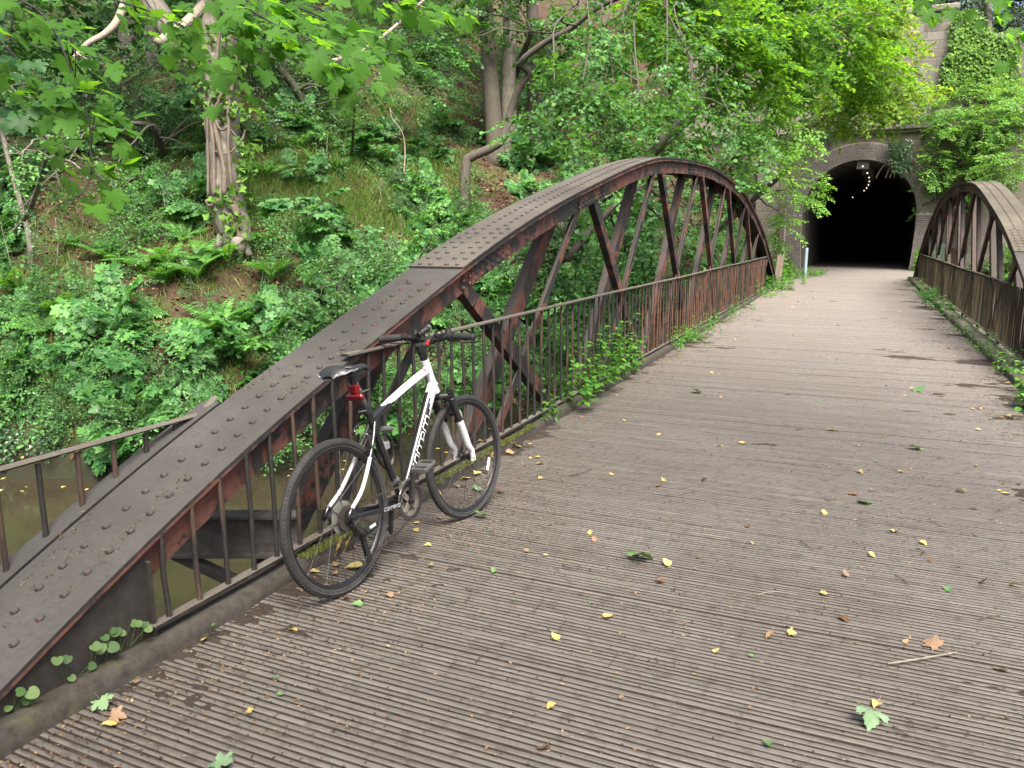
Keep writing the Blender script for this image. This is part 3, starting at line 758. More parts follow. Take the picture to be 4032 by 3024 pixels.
SYC_HI = fanleaf([(0, .10), (.10, .02), (.20, -.03), (.30, .0), (.40, -.01), (.50, .09), (.44, .13), (.47, .20), (.35, .255), (.46, .34), (.54, .36), (.56, .45), (.65, .55),
                  (.60, .58), (.62, .70), (.50, .66), (.46, .70), (.37, .60), (.26, .555), (.29, .66), (.33, .74), (.23, .78), (.20, .87), (.10, .90), (0, 1.04)], (0, .32), .09, .2)
BLADE = (np.array([(-.5, 0, 0), (.5, 0, 0), (-.35, .5, .05), (.35, .5, .05), (0, 1, -.12)]), np.array([(0, 1, 3), (0, 3, 2), (2, 3, 4)]))
def frames(d, up):
    """direction arrays -> rotation matrices with Y along d, Z near up"""
    d = d / np.linalg.norm(d, axis=1, keepdims=True)
    x = np.cross(d, up); x /= np.maximum(np.linalg.norm(x, axis=1, keepdims=True), 1e-6); z = np.cross(x, d)
    return np.stack([x, d, z], 2)
def place(tpl, pos, fr, size):
    V, T = tpl; n = len(pos)
    size = np.broadcast_to(np.asarray(size, float), (n,))
    W = np.einsum('nij,kj->nki', fr, V) * size[:, None, None] + pos[:, None, :]
    F = T[None] + (np.arange(n) * len(V))[:, None, None]
    return W.reshape(-1, 3), F.reshape(-1, 3)
def rtube(P, r, n=4):
    mb = MB(); mb.tube(P, r, n, cap=False); V = np.array(mb.v); F = []
    for f in mb.f: F += [(f[0], f[1], f[2]), (f[0], f[2], f[3])]
    return V, np.array(F)
class Acc:
    def __init__(s): s.V = []; s.T = []; s.m = []; s.n = 0
    def add(s, V, T, m=0):
        s.V.append(V); s.T.append(T + s.n); s.m.append(np.full(len(T), m)); s.n += len(V)
    def mesh(s, name, mats, rel=None):
        V = np.concatenate(s.V); 
        if rel is not None: V = V - np.asarray(rel)
        return mesh_from(name, V, np.concatenate(s.T), mats, np.concatenate(s.m))
    def arrays(s): return np.concatenate(s.V), np.concatenate(s.T), np.concatenate(s.m)
def spray(tpl, L=.9, nodes=8, side=.42, lsz=.075, per=4, seed=0, flat=.35, droop=.25, twig=.004, vis=1.0):
    """a twig with side twigs and leaves: Y outwards, Z up; materials 0 leaf, 1 twig"""
    r = np.random.default_rng(seed); a = Acc(); pos = []; dr = []
    t = np.linspace(0, 1, nodes + 1); P = np.stack([r.normal(0, .02, nodes + 1).cumsum(), t * L, -droop * L * t ** 2 + r.normal(0, .012, nodes + 1).cumsum()], 1)
    a.add(*rtube(P, list(np.linspace(twig, twig * .35, nodes + 1)), 3), 1)
    for i in range(1, nodes + 1):
        for sgn in ((-1, 1) if r.random() < .6 else ((-1,) if i % 2 else (1,))):
            l = side * L * (1 - .75 * t[i]) * r.uniform(.6, 1.15); an = r.uniform(.7, 1.15) * sgn
            d = np.array([math.sin(an), math.cos(an), r.normal(-.12, .18)]); Q = np.stack([P[i] + d * l * q + np.array([0, 0, -droop * l * q * q]) for q in (0, .5, 1)])
            a.add(*rtube(Q, [twig * .55, twig * .4, twig * .2], 3), 1)
            k = max(2, int(per * (l / (side * L)) + .8))
            for q in range(k):
                f = (q + .6) / k; p = Q[0] * (1 - f) + Q[2] * f
                da = an + r.choice([-1, 1]) * r.uniform(.4, 1.1) if q < k - 1 else an
                pos.append(p); dr.append((math.sin(da), math.cos(da), r.normal(-.22, .25)))
        pos.append(P[i]); da = r.choice([-1, 1]) * r.uniform(.3, .9) if i < nodes else 0; dr.append((math.sin(da), math.cos(da), r.normal(-.25, .2)))
    pos = np.array(pos); dr = np.array(dr); n = len(pos)
    up = np.stack([r.normal(0, flat, n), r.normal(0, flat, n), np.ones(n)], 1)
    V, T = place(tpl, pos, frames(dr, up), lsz * r.uniform(.65, 1.2, n)); a.add(V, T, 0)
    return a.arrays()
SP = {}
def sprays(key):
    if key not in SP:
        tpl, kw = dict(
            hazel=(ROUND, dict(L=.85, lsz=.078, per=4)), beech=(OVATE, dict(L=.85, lsz=.07, per=5)), lime=(OVATE, dict(L=.8, lsz=.085, per=5)),
            syc=(SYC, dict(L=1.0, lsz=.12, per=3, side=.5, droop=.35)), bramble=(OVATE, dict(L=.6, lsz=.068, per=4, side=.5, droop=.5)),
            low=(SYC, dict(L=.5, lsz=.115, per=3, side=.6, droop=.15, flat=.25)), ivy=(IVY, dict(L=.5, lsz=.06, per=4, side=.5, droop=.6, flat=.6)),
            nettle=(OVATE, dict(L=.5, lsz=.08, per=3, side=.3, droop=.1)), conifer=(NARROW, dict(L=1.6, lsz=.28, per=5, nodes=9, side=.5, droop=.4, twig=.01)),
            far=(ROUND, dict(L=1.4, lsz=.15, per=4, twig=.006)))[key]
        SP[key] = [spray(tpl, seed=i * 13 + len(key), **kw) for i in range(6)]
    return SP[key]
def foliage(key, pos, dirs, scale, roll=.25):
    """many sprays as one array set"""
    protos = sprays(key); n = len(pos); pick = rng.integers(0, len(protos), n); a = Acc()
    up = np.stack([rng.normal(0, roll, n), rng.normal(0, roll, n), np.ones(n)], 1); fr = frames(np.asarray(dirs, float), up)
    scale = np.broadcast_to(np.asarray(scale, float), (n,))
    for k, (V, T, m) in enumerate(protos):
        ix = np.where(pick == k)[0]
        if not len(ix): continue
        W = np.einsum('nij,kj->nki', fr[ix], V) * scale[ix][:, None, None] + pos[ix][:, None, :]
        F = T[None] + (np.arange(len(ix)) * len(V))[:, None, None]
        a.add(W.reshape(-1, 3), F.reshape(-1, 3), 0); a.m[-1] = np.tile(m, len(ix))
    return a.arrays()
def blob_points(c, rad, n, shell=.45):
    u = rng.normal(size=(n, 3)); u /= np.linalg.norm(u, axis=1, keepdims=True)
    r = rng.random(n) ** shell
    return np.asarray(c) + u * r[:, None] * np.asarray(rad), u
def crown_mesh(name, key, mat, blobs, dens=26, scale=1.0, droop=-.15, rel=(0, 0, 0), out=.9):
    P = []; D = []; 
    for c, rad in blobs:
        rad = np.broadcast_to(np.asarray(rad, float), (3,)); n = max(4, int(dens * float(np.prod(rad)) ** .75))
        p, u = blob_points(c, rad * .85, n); d = u * out + rng.normal(0, .5, (n, 3)); d[:, 2] = d[:, 2] * .45 + droop
        P.append(p - d / np.linalg.norm(d, axis=1, keepdims=True) * .3); D.append(d)
    P = np.concatenate(P); D = np.concatenate(D)
    V, T, m = foliage(key, P, D, scale * rng.uniform(.75, 1.25, len(P)))
    return mesh_from(name, V - np.asarray(rel), T, [mat, M['twig']], m)
def limb(mb, a, b, r0, r1, wig=.12, k=6, n=7):
    a = np.asarray(a, float); b = np.asarray(b, float); L = np.linalg.norm(b - a); P = []
    for i in range(k + 1):
        t = i / k; P.append(a + (b - a) * t + np.array([0, 0, .10 * L * math.sin(math.pi * t)]) + (rng.normal(0, wig * L / k, 3) if 0 < i < k else 0))
    P = smoothpath(P, 3); mb.tube(P, list(np.linspace(r0, r1, len(P))), n); return P
def tree(name, label, cat, base, trunk_pts, r0, r1, bark, key, mat, blobs, dens=26, scale=1.0, group=None, droop=-.15, limbs=True, lr=.035):
    root = empty(name, base); tag(root, label, cat, group); rel = np.asarray(base, float)
    mb = MB(); P = smoothpath(trunk_pts, 4); rr = np.linspace(r0, r1, len(P)); rr[0] *= 1.45; rr[1] *= 1.2
    mb.tube(P, list(rr), 11); mb.build('trunk', M[bark], root, smooth=True, rel=rel)
    if limbs:
        for c, rad in blobs:
            j = min(range(len(P) // 2, len(P)), key=lambda i: np.linalg.norm(P[i] - np.asarray(c)))
            mb = MB(); r = min(lr, rr[j] * .7); L = limb(mb, P[j], c, r, r * .35); q = float(np.mean(rad))
            for _ in range(4):
                s = L[rng.integers(len(L) // 2, len(L))]; u = rng.normal(size=3); u[2] *= .5; limb(mb, s, s + u / np.linalg.norm(u) * q * .9, r * .4, .004, k=4, n=5)
            mb.build('limb', M[bark], root, smooth=True, rel=rel)
    link('crown', crown_mesh('crown', key, mat if not isinstance(mat, str) else M[mat], blobs, dens, scale, droop, rel), root)
    return root
def B(u, v, d, rp, dz=1.0): rr = rp * d / FPX; return (at(u, v, d), (rr, rr * dz, rr * .85))

# ------------------------------------------------------------------ the ivy-clad tree on the bank
def G(u, v, fb=18.0):
    p = ground(u, v); return p if p is not None else at(u, v, fb)
b0 = G(236, 251); DT = float((b0 - O) @ _fw); px = DT / FPX
b0[2] -= .3
def T_(u, v, dd=0.0): return at(u, v, DT + dd)
def old_tree():
    root = empty('ivy_clad_tree', b0); tag(root, 'big pale forked tree wrapped in twisted vine stems on the bank', 'tree'); rel = b0
    mb = MB()
    P = smoothpath([b0, T_(237, 240), T_(231, 215), T_(226, 190), T_(223, 150), T_(222, 115), T_(219, 85), T_(214, 62)], 5)
    rr = np.interp(np.linspace(0, 1, len(P)), (0, .08, .2, .5, .8, 1), (11, 13, 16.5, 16, 17, 20)) * px
    mb.tube(P, list(rr * (1 + .05 * np.sin(np.arange(len(P)) * 1.7))), 14); 
    mb.tube(smoothpath([T_(213, 70), T_(196, 55), T_(180, 42), T_(165, 22), T_(151, 0), T_(138, -28), T_(120, -80)], 4), [q * px for q in np.linspace(15, 9, 25)], 12)
    mb.tube(smoothpath([T_(214, 70), T_(212, 45), T_(207, 20), T_(210, 0), T_(214, -40), T_(208, -110)], 4), [q * px for q in np.linspace(15, 9, 21)], 12)
    mb.tube(smoothpath([T_(219, 72), T_(228, 45), T_(232, 10), T_(240, -50)], 4), [q * px for q in np.linspace(11, 6, 13)], 10)
    for u, v, r in ((220, 121, 5.5), (222, 72, 6.5), (217, 185, 5), (238, 246, 8)):
        mb.lathe([(.001, -r * px * 1.3), (r * px * .7, -r * px), (r * px, 0), (r * px * .7, r * px), (.001, r * px * 1.3)], 10, axis='z', c=tuple(T_(u, v, -14 * px)))
    for (u, v) in ((214, 250), (250, 256)): mb.tube(smoothpath([T_(231, 222), T_((231 + u) / 2, 238, -.1), T_(u, v, -.25)], 3), [q * px for q in np.linspace(9, 3, 7)], 8)
    mb.build('trunk', M['bark'], root, smooth=True, rel=rel)
    mb = MB(); q = smoothpath([T_(205, 5, -.2), T_(190, 20, -.5), T_(175, 32, -.9), T_(157, 43, -1.3)], 3); mb.tube(q, [v * px for v in np.linspace(5.6, 4.2, len(q))], 9); mb.build('broken_branch', M['dead'], root, smooth=True, rel=rel)
    mb = MB(); q = smoothpath([T_(128, -6, -.5), T_(118, 20, -.8), T_(105, 34, -1), T_(90, 42, -1.2), T_(81, 50, -1.3), T_(72, 60, -1.4)], 3); mb.tube(q, [v * px for v in np.linspace(4.2, 1.6, len(q))], 7)
    for k in range(5, len(q)): mb.tube([q[k], q[k] + np.array([rng.normal(0, .1), 0, -.15])], [px, .5 * px], 5)
    mb.build('dead_branch', M['dead'], root, smooth=True, rel=rel)
    bl = [B(150, -40, DT + 1, 60), B(215, -90, DT, 70), B(290, -60, DT - 2, 60), B(90, -60, DT + 1, 60), B(180, -140, DT + 2, 70)]
    link('crown', crown_mesh('crown', 'syc', M['syc_dark'], bl, 24, 1.0, rel=rel), root)
    iv = empty('ivy', b0); tag(iv, 'twisting ivy stems and small ivy leaves climbing the big pale tree', 'ivy')
    fr = -23 * px
    for pts, r in (([(214, 196), (214, 170), (213, 140), (211, 118), (216, 108), (221, 96), (228, 80), (232, 60)], 3.0), ([(224, 195), (224, 170), (219, 145), (214, 122), (212, 108), (214, 85), (217, 55), (220, 30)], 3.2),
                   ([(240, 215), (233, 198), (230, 170), (228, 145), (229, 128), (228, 112), (231, 95), (235, 70), (236, 50)], 2.3), ([(208, 198), (208, 160), (207, 120), (205, 90), (203, 78), (193, 68), (188, 55)], 1.8),
                   ([(188, 52), (192, 66), (204, 77), (220, 80)], 1.8), ([(229, 128), (236, 136), (242, 140), (245, 130)], 1.5), ([(228, 108), (220, 112), (216, 120), (221, 130), (228, 126)], 1.8),
                   ([(236, 250), (240, 240), (235, 228), (237, 218), (232, 205)], 4.0), ([(213, 108), (222, 104), (231, 92), (233, 75)], 1.8), ([(212, 150), (226, 154), (236, 147), (241, 142)], 1.1), ([(206, 200), (210, 206), (219, 200)], 1.8)):
        mb = MB(); q = smoothpath([T_(u, v, fr + abs(u - 224) * px * .45) for u, v in pts], 4); mb.tube(q, [r * px * (.72 + .1 * math.sin(i * .9)) for i in range(len(q))], 7); mb.build('stem', M['vine'], iv, smooth=True, rel=rel)
    P = []
    for (u, v, n, s) in ((203, 88, 22, 9), (205, 105, 14, 7), (186, 45, 20, 9), (225, 80, 16, 9), (232, 62, 30, 14), (246, 150, 26, 6), (245, 165, 22, 5), (247, 180, 20, 6), (215, 118, 8, 8), (226, 103, 20, 8), (236, 110, 22, 9), (250, 112, 12, 8), (218, 40, 30, 16), (228, 200, 26, 9), (236, 222, 24, 9), (222, 198, 12, 7), (233, 232, 12, 7), (200, 60, 16, 8), (229, 30, 26, 14)):
        for _ in range(int(n * 1.25)): P.append(T_(u + rng.normal(0, s), v + rng.normal(0, s), -19 * px + abs(rng.normal(0, .12)) - .1))
    P = np.array(P); n = len(P); d = rng.normal(0, .6, (n, 3)); d[:, 2] -= .5
    V, T = place(IVY, P, frames(d, np.tile(-_fw, (n, 1)) + rng.normal(0, .4, (n, 3))), rng.uniform(.10, .2, n)); link('leaves', mesh_from('leaves', V - rel, T, [M['ivy_lit']]), iv)
old_tree()

# ------------------------------------------------------------------ other trees of the wood
hb = G(463, 224); hb[2] -= .3; HD = float((hb - O) @ _fw)
Hh = lambda u, v, dd=0: at(u, v, HD + dd)
hz = [B(556, 112, 13.5, 46), B(580, 95, 12.5, 60), B(640, 105, 13, 58), B(700, 112, 14, 52), B(578, 168, 12, 42), B(615, 145, 12.5, 42), B(745, 140, 16, 44), B(690, 60, 15, 50), B(600, 40, 14, 50), B(672, 150, 14, 36), B(720, 175, 16, 30)]
tree('hazel_tree', 'hazel with a bent crooked stem leaning over the top of the left truss', 'tree', hb,
     [hb, Hh(464, 200), Hh(466, 165), Hh(471, 157), Hh(491, 148), Hh(503, 138), Hh(511, 110), Hh(521, 85, -.3), Hh(529, 73, -.5), Hh(521, 62, -.8), Hh(546, 42, -1.2), Hh(569, 30, -1.6), Hh(597, 8, -2), Hh(640, -12, -2.5)], .17, .07, 'bark_dark', 'hazel', 'hazel', hz, 34, 1.0)
tree('low_hazel', 'dense shaded hazel growing behind the lattice of the left truss', 'shrub', np.array(hb) + (1.2, 2.5, -.5), [np.array(hb) + (1.2, 2.5, -.5), at(560, 260, 16), at(590, 230, 16), at(620, 200, 16)], .12, .05, 'bark_dark', 'hazel', 'syc_dark',
     [B(520, 260, 16, 52), B(575, 290, 17, 52), B(625, 255, 18, 52), B(680, 250, 20, 48), B(720, 265, 22, 36), B(640, 210, 18, 50), B(700, 210, 21, 44), B(560, 230, 16, 46)], 26, 1.1)
mb_pos = G(497, 150)
def straight(label, u0, v0, u1, v1, r, bark, dd=0, name='tree_trunk'):
    p = G(u0, v0); d = float((p - O) @ _fw); top = at(u1, v1, d + dd); p[2] -= .3; q = p + (top - p) * 1.9
    bl = [(q + rng.normal(0, 1.2, 3) + (0, 0, k * .9), (1.9, 1.9, 1.3)) for k in range(4)]
    return tree('woodland_tree', label, 'tree', p, [p, p + (top - p) * .35 + rng.normal(0, .05, 3), top, q], r * d / FPX, r * d / FPX * .6, bark, 'far', 'syc_dark', bl, 9, 1.0, 'trees on the wooded bank')
straight('tall brown trunk, left stem of the close pair at top centre', 497, 160, 485, 0, 10, 'bark_dark')
straight('tall grey trunk, right stem of the close pair at top centre', 512, 160, 510, 0, 9, 'bark')
straight('dark shaded trunk behind the pale forked tree, thicker of two', 130, 70, 131, -10, 11, 'bark_deep')
straight('dark shaded trunk close right of the thicker shaded one', 152, 72, 143, -10, 8, 'bark_deep')
straight('slender ivy covered trunk right of the close pair at top centre', 535, 160, 532, 0, 8, 'bark_deep')
straight('thin dark trunk high on the slope between pale tree and trunk pair', 395, 45, 400, -30, 8, 'bark_deep')
straight('thin bent sapling stem at the left edge of the picture', 30, 268, 6, 150, 3.0, 'bark')

def mid(label, blobs, key, mat, base, dens=26, sc=1.0, cat='tree', name='leafy_tree', r=.14, group=None, bark='bark_dark'):
    base = np.asarray(base, float); c = np.mean([b[0] for b in blobs], 0)
    return tree(name, label, cat, base, [base, base * .6 + c * .4 + rng.normal(0, .15, 3), c], r, r * .45, bark, key, mat, blobs, dens, sc, group)
def on(x, y): return (x, y, float(height(x, y)) - .2)
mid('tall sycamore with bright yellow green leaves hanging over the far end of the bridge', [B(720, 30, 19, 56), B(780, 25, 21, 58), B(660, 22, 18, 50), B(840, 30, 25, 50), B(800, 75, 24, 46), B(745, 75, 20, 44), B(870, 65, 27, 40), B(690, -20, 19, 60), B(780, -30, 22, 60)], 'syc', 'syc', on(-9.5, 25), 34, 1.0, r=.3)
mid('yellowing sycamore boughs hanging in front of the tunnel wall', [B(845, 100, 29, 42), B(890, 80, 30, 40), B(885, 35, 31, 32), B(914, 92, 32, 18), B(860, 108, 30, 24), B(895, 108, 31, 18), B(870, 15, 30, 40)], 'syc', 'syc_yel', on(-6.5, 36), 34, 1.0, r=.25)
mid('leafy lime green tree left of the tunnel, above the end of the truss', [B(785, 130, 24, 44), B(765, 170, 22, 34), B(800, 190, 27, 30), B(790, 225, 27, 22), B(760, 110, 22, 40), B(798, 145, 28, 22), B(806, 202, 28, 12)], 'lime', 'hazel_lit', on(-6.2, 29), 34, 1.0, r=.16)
mid('round bright shrub between the truss end and the tunnel pilaster', [B(788, 262, 27.5, 15), B(797, 275, 28, 12), B(775, 240, 27, 16)], 'bramble', 'weed', on(-3.6, 27.5), 60, 1.0, 'shrub', 'shrub', .05)
mid('bright spreading shrub right of the tunnel, branches across the brick arch', [B(962, 135, 33, 40), B(1000, 120, 32, 44), B(935, 165, 33.5, 30), B(1010, 165, 31, 40), B(985, 92, 35, 26), B(925, 135, 35, 20), B(975, 180, 33, 36), B(948, 200, 34, 20), B(918, 212, 34.5, 9), B(962, 92, 34.5, 22), B(1008, 92, 33, 24), B(935, 112, 34, 17), B(927, 190, 34.5, 14), B(906, 128, 35, 12)], 'lime', 'hazel_lit', on(4.4, 36.5), 40, .95, 'shrub', 'tall_shrub', .09)
mid('shaded green shrub seen through the lattice of the right truss', [B(965, 225, 36, 24), B(990, 240, 35, 26), B(1015, 225, 34, 28), B(1000, 265, 33, 24), B(970, 262, 35, 22), B(1030, 260, 32, 30)], 'hazel', 'hazel', on(5.2, 38), 34, 1.1, 'shrub', 'shrub', .07)
mid('unseen sycamore crown added over the near end of the bridge to shade its boards', [((-2.5, -2.5, 7.2), (2.0, 1.8, 1.1)), ((.8, -3.2, 7.4), (2.0, 1.8, 1.1)), ((3.6, -1.6, 7.8), (1.9, 1.8, 1.1)), ((3.2, 1.6, 7.8), (1.8, 1.7, 1.0)), ((-3.2, 1.2, 7.0), (1.8, 1.7, 1.0)), ((1.4, 3.8, 8.2), (1.8, 1.6, 1.0)), ((-1.6, 3.6, 7.8), (1.8, 1.6, 1.0)), ((4.5, -5, 7.6), (2, 2, 1.1)), ((1.5, -6, 7.4), (2, 2, 1.1))], 'syc', 'syc', (-6.5, -4.5, -.6), 9, 1.1, r=.3)  # out of view, crown placed and thinned to shade the near boards
mid('dark evergreen behind the stepped parapet at top right', [B(965, -5, 58, 30), B(1000, 5, 60, 34), B(1030, 25, 58, 34), B(940, -25, 60, 34), B(1000, -40, 60, 40)], 'conifer', 'conifer', on(8, 66), 9, 1.0, 'evergreen tree', 'evergreen_tree', .4)
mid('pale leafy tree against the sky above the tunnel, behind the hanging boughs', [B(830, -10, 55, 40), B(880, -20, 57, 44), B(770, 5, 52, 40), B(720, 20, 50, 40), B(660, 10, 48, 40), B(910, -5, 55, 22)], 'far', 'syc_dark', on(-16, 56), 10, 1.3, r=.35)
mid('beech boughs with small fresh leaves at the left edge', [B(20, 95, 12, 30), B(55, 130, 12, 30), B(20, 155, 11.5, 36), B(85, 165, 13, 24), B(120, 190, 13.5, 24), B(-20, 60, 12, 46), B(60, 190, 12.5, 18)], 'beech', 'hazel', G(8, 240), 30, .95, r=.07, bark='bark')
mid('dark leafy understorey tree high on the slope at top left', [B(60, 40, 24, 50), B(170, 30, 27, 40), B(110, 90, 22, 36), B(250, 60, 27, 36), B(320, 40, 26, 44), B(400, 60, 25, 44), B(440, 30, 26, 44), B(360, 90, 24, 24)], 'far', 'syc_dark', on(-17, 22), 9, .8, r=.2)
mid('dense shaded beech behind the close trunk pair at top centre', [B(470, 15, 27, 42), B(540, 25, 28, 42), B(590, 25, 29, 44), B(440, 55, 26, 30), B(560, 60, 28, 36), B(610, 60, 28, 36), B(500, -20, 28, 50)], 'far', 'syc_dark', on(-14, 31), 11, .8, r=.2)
mid('very dark holly like thicket in the gap behind the forked tree', [B(150, 110, 23, 40), B(100, 60, 25, 44), B(190, 150, 22, 22), B(270, 125, 23, 26), B(50, 150, 19, 34), B(270, 60, 25, 40), B(20, 210, 17, 26), B(110, 190, 19, 22)], 'beech', 'ivy', on(-19, 18), 26, 1.0, r=.15)
mid('thin leafy sapling bending over the slope right of the pale tree', [B(330, 60, 17, 26), B(380, 75, 17, 28), B(420, 95, 17, 26), B(350, 105, 17, 18), B(300, 110, 18, 18)], 'beech', 'hazel', G(352, 150), 20, .9, r=.05)
mid('sycamore sapling with flat layered leaves below the pale tree', [B(290, 200, 17.5, 18), B(330, 205, 17, 22), B(310, 222, 16.5, 16)], 'low', 'bramble', G(300, 235), 40, 1.2, 'sapling', 'sapling', .03)
mid('big bright bramble mound against the truss plate', [B(330, 262, 15, 30), B(370, 245, 15, 30), B(395, 262, 14.5, 26), B(300, 300, 14.5, 22), B(345, 300, 14, 26), B(275, 345, 14, 20)], 'bramble', 'bramble', G(345, 330), 66, 1.15, 'bramble', 'bramble_bush', .02)
mid('leafy shrub hanging over the dark hollow behind the truss', [B(420, 235, 15, 22), B(445, 255, 15, 22), B(412, 275, 14.5, 20), B(440, 210, 16, 18)], 'hazel', 'hazel', G(430, 270), 40, .9, 'shrub', 'shrub', .03)

# ------------------------------------------------------------------ undergrowth on the bank
def fern_mesh(seed):
    r = np.random.default_rng(seed); a = Acc(); nf = 7 + seed % 3
    for f in range(nf):
        az = 2 * math.pi * f / nf + r.normal(0, .2); L = r.uniform(.55, .85); el = r.uniform(.95, 1.3)
        h = np.array([math.cos(az), math.sin(az), 0]); sd_ = np.array([-h[1], h[0], 0]); n = 17; t = np.linspace(0, 1, n)
        P = h * (L * np.cos(el) * t + L * .45 * t ** 2)[:, None] + np.array([0, 0, 1]) * (L * np.sin(el) * t - L * .36 * t ** 2.4)[:, None]
        a.add(*rtube(P, list(np.linspace(.006, .0015, n)), 3), 0)
        tan = np.gradient(P, axis=0); tan /= np.linalg.norm(tan, axis=1, keepdims=True)
        for sg in (-1, 1):
            k = np.arange(2, n); d = sd_ * sg + tan[k] * .35; d[:, 2] -= .12
            ln = L * .215 * np.sin(np.clip((t[k] - .02) * 1.0, 0, 1) * math.pi) ** .7 * (1 - .35 * t[k]) + .01
            nrm = np.cross(tan[k], sd_ * 1.0); nrm *= np.sign(nrm[:, 2:3] + 1e-6)
            fr = frames(d, nrm + r.normal(0, .12, nrm.shape)); tp = (NARROW[0] * (1.25, 1, 1), NARROW[1])
            V, T = place(tp, P[k], fr, ln); a.add(V, T, 0)
    return a.mesh('fern', [M['fern']])
FERN = [fern_mesh(i) for i in range(4)]
def shrub_mesh(key, mat, n, rad, h, seed, scale=1.0):
    p, u = blob_points((0, 0, h * .45), (rad, rad, h * .5), n, .4); p[:, 2] = np.maximum(p[:, 2], .03)
    d = u * (1, 1, .5) + rng.normal(0, .35, (n, 3)) + (0, 0, .15)
    V, T, m = foliage(key, p * (.6, .6, .75), d, scale * rng.uniform(.7, 1.2, n)); return mesh_from('undergrowth', V, T, [M[mat], M['twig']], m)
SHR = {'bramble': [shrub_mesh('bramble', 'bramble', 26, .55, .6, i) for i in range(4)], 'low': [shrub_mesh('low', 'bramble', 20, .5, .45, i) for i in range(4)],
       'ivyp': [shrub_mesh('ivy', 'ivy', 30, .6, .35, i) for i in range(3)], 'dark': [shrub_mesh('beech', 'syc_dark', 22, .6, .8, i, .7) for i in range(3)]}
def put(meshes, name, p, s, label, cat, group):
    tilt = .25 if name == 'fern' else .75
    o = link(name, meshes[rng.integers(len(meshes))], None, (p[0], p[1], p[2] - .02)); o.scale = (s, s, s * rng.uniform(.85, 1.15))
    e_ = .4; gx = float(height(p[0] + e_, p[1]) - height(p[0] - e_, p[1])) / (2 * e_); gy = float(height(p[0], p[1] + e_) - height(p[0], p[1] - e_)) / (2 * e_)
    up = Vector((-gx * tilt + rng.normal(0, .12), -gy * tilt + rng.normal(0, .12), 1)).normalized()
    o.rotation_euler = (up.to_track_quat('Z', 'Y').to_matrix() @ Matrix.Rotation(rng.uniform(0, 6.28), 3, 'Z')).to_euler(); return tag(o, label, cat, group)
FP = [(111, 262, 1.1), (150, 272, 1.2), (172, 265, 1.0), (198, 280, 1.3), (230, 262, 1.2), (272, 280, 1.0), (60, 318, 1.15), (42, 335, 1.1), (220, 332, 1.15), (250, 325, 1.0), (240, 352, .8), (38, 372, .9), (30, 398, .9), (190, 229, 1.0), (185, 240, .8),
      (315, 165, .9), (338, 172, .8), (300, 150, .9), (275, 155, .8), (264, 178, .9), (116, 250, .8), (20, 296, 1.1), (345, 135, .8), (205, 262, 1.0), (165, 285, .9), (262, 250, .9)]
for u, v, s in FP:
    p = ground(u, v)
    if p is not None: put(FERN, 'fern', p, s * 1.2, 'bright green fern clump arching out of the leaf litter on the bank', 'fern', 'ferns on the bank')
cand = []
while len(cand) < 1300:
    x, y = rng.uniform(-34, -1), rng.uniform(6, 38); d = float(shore(np.array([x]), np.array([y]))[0])
    if not (.4 < d < 25): continue
    q = np.array([x, y, float(height(x, y))]) - O; z = q @ _fw
    if z < 3: continue
    u = 512 + FPX * (q @ _rt) / z; v = 384 - FPX * (q @ _up) / z
    if not (-30 < u < 800 and -30 < v < 560) or abs(x) < 3.2: continue
    if rng.random() > 1.1 - d / 34: continue
    cand.append((x, y, d, u, v))
cnt = {'fern': len(FP), 'b': 0, 'l': 0, 'i': 0, 'd': 0}
for x, y, d, u, v in cand:
    p = (x, y, float(height(x, y))); s = rng.uniform(.75, 1.3); dens = fbm(np.array([x * .5]), np.array([y * .5]), 5)[0]; r = rng.random()
    if 240 < u < 450 and 100 < v < 205 and r < .5: continue          # the open grassy slope
    if dens < (.50 if d < 9 else .36) and .12 < r < .9: continue
    if d > 11 and r > .3:
        if cnt['d'] > 150: continue
        cnt['d'] += 1; put(SHR['dark'], 'shrub', p, s * 1.7, 'shaded leafy shrub high in the wood', 'shrub', 'shrubs high in the wood')
    elif r < .24 and cnt['fern'] < 120: put(FERN, 'fern', p, s * 1.05, 'green fern clump arching out of the leaf litter on the bank', 'fern', 'ferns on the bank'); cnt['fern'] += 1
    elif r < .50 and cnt['b'] < 280: put(SHR['bramble'], 'bramble_clump', p, s, 'low bramble clump with small fresh leaves on the bank', 'bramble', 'brambles on the bank'); cnt['b'] += 1
    elif r < .68 and cnt['l'] < 120: cnt['l'] += 1; put(SHR['low'], 'sycamore_seedling', p, s * 1.3, 'low clump of sycamore seedlings with flat lobed leaves on the bank', 'seedling', 'sycamore seedlings on the bank')
    elif r < .80: put(SHR['ivyp'], 'ivy_patch', p, s * 1.1, 'dark patch of ground ivy on the bank', 'ivy', 'ivy patches on the bank')
    elif cnt['i'] < 110: cnt['i'] += 1; put(SHR['dark'], 'shrub', p, s, 'shaded leafy shrub in the wood on the bank', 'shrub', 'shrubs on the bank')
for k in range(34):                                                  # dead stems and sticks standing about the slope
    g = ground(rng.uniform(0, 450), rng.uniform(60, 430))
    if g is None: continue
    q = g + np.array([rng.normal(0, .25), rng.normal(0, .25), rng.uniform(.4, 1.3)]); mb = MB(); P = smoothpath([g - (0, 0, .1), g * .5 + q * .5 + rng.normal(0, .07, 3), q], 4); mb.tube(P, list(np.linspace(.014, .005, len(P))), 5)
    for _ in range(3): j = rng.integers(3, len(P)); mb.tube([P[j], P[j] + rng.normal(0, .16, 3) + (0, 0, .1)], [.005, .002], 4)
    tag(mb.build('dead_sapling', M['dead'] if k % 2 else M['bark_dark'], None, smooth=True), 'thin bare stem standing among the undergrowth on the bank', 'sapling', 'bare stems on the bank')
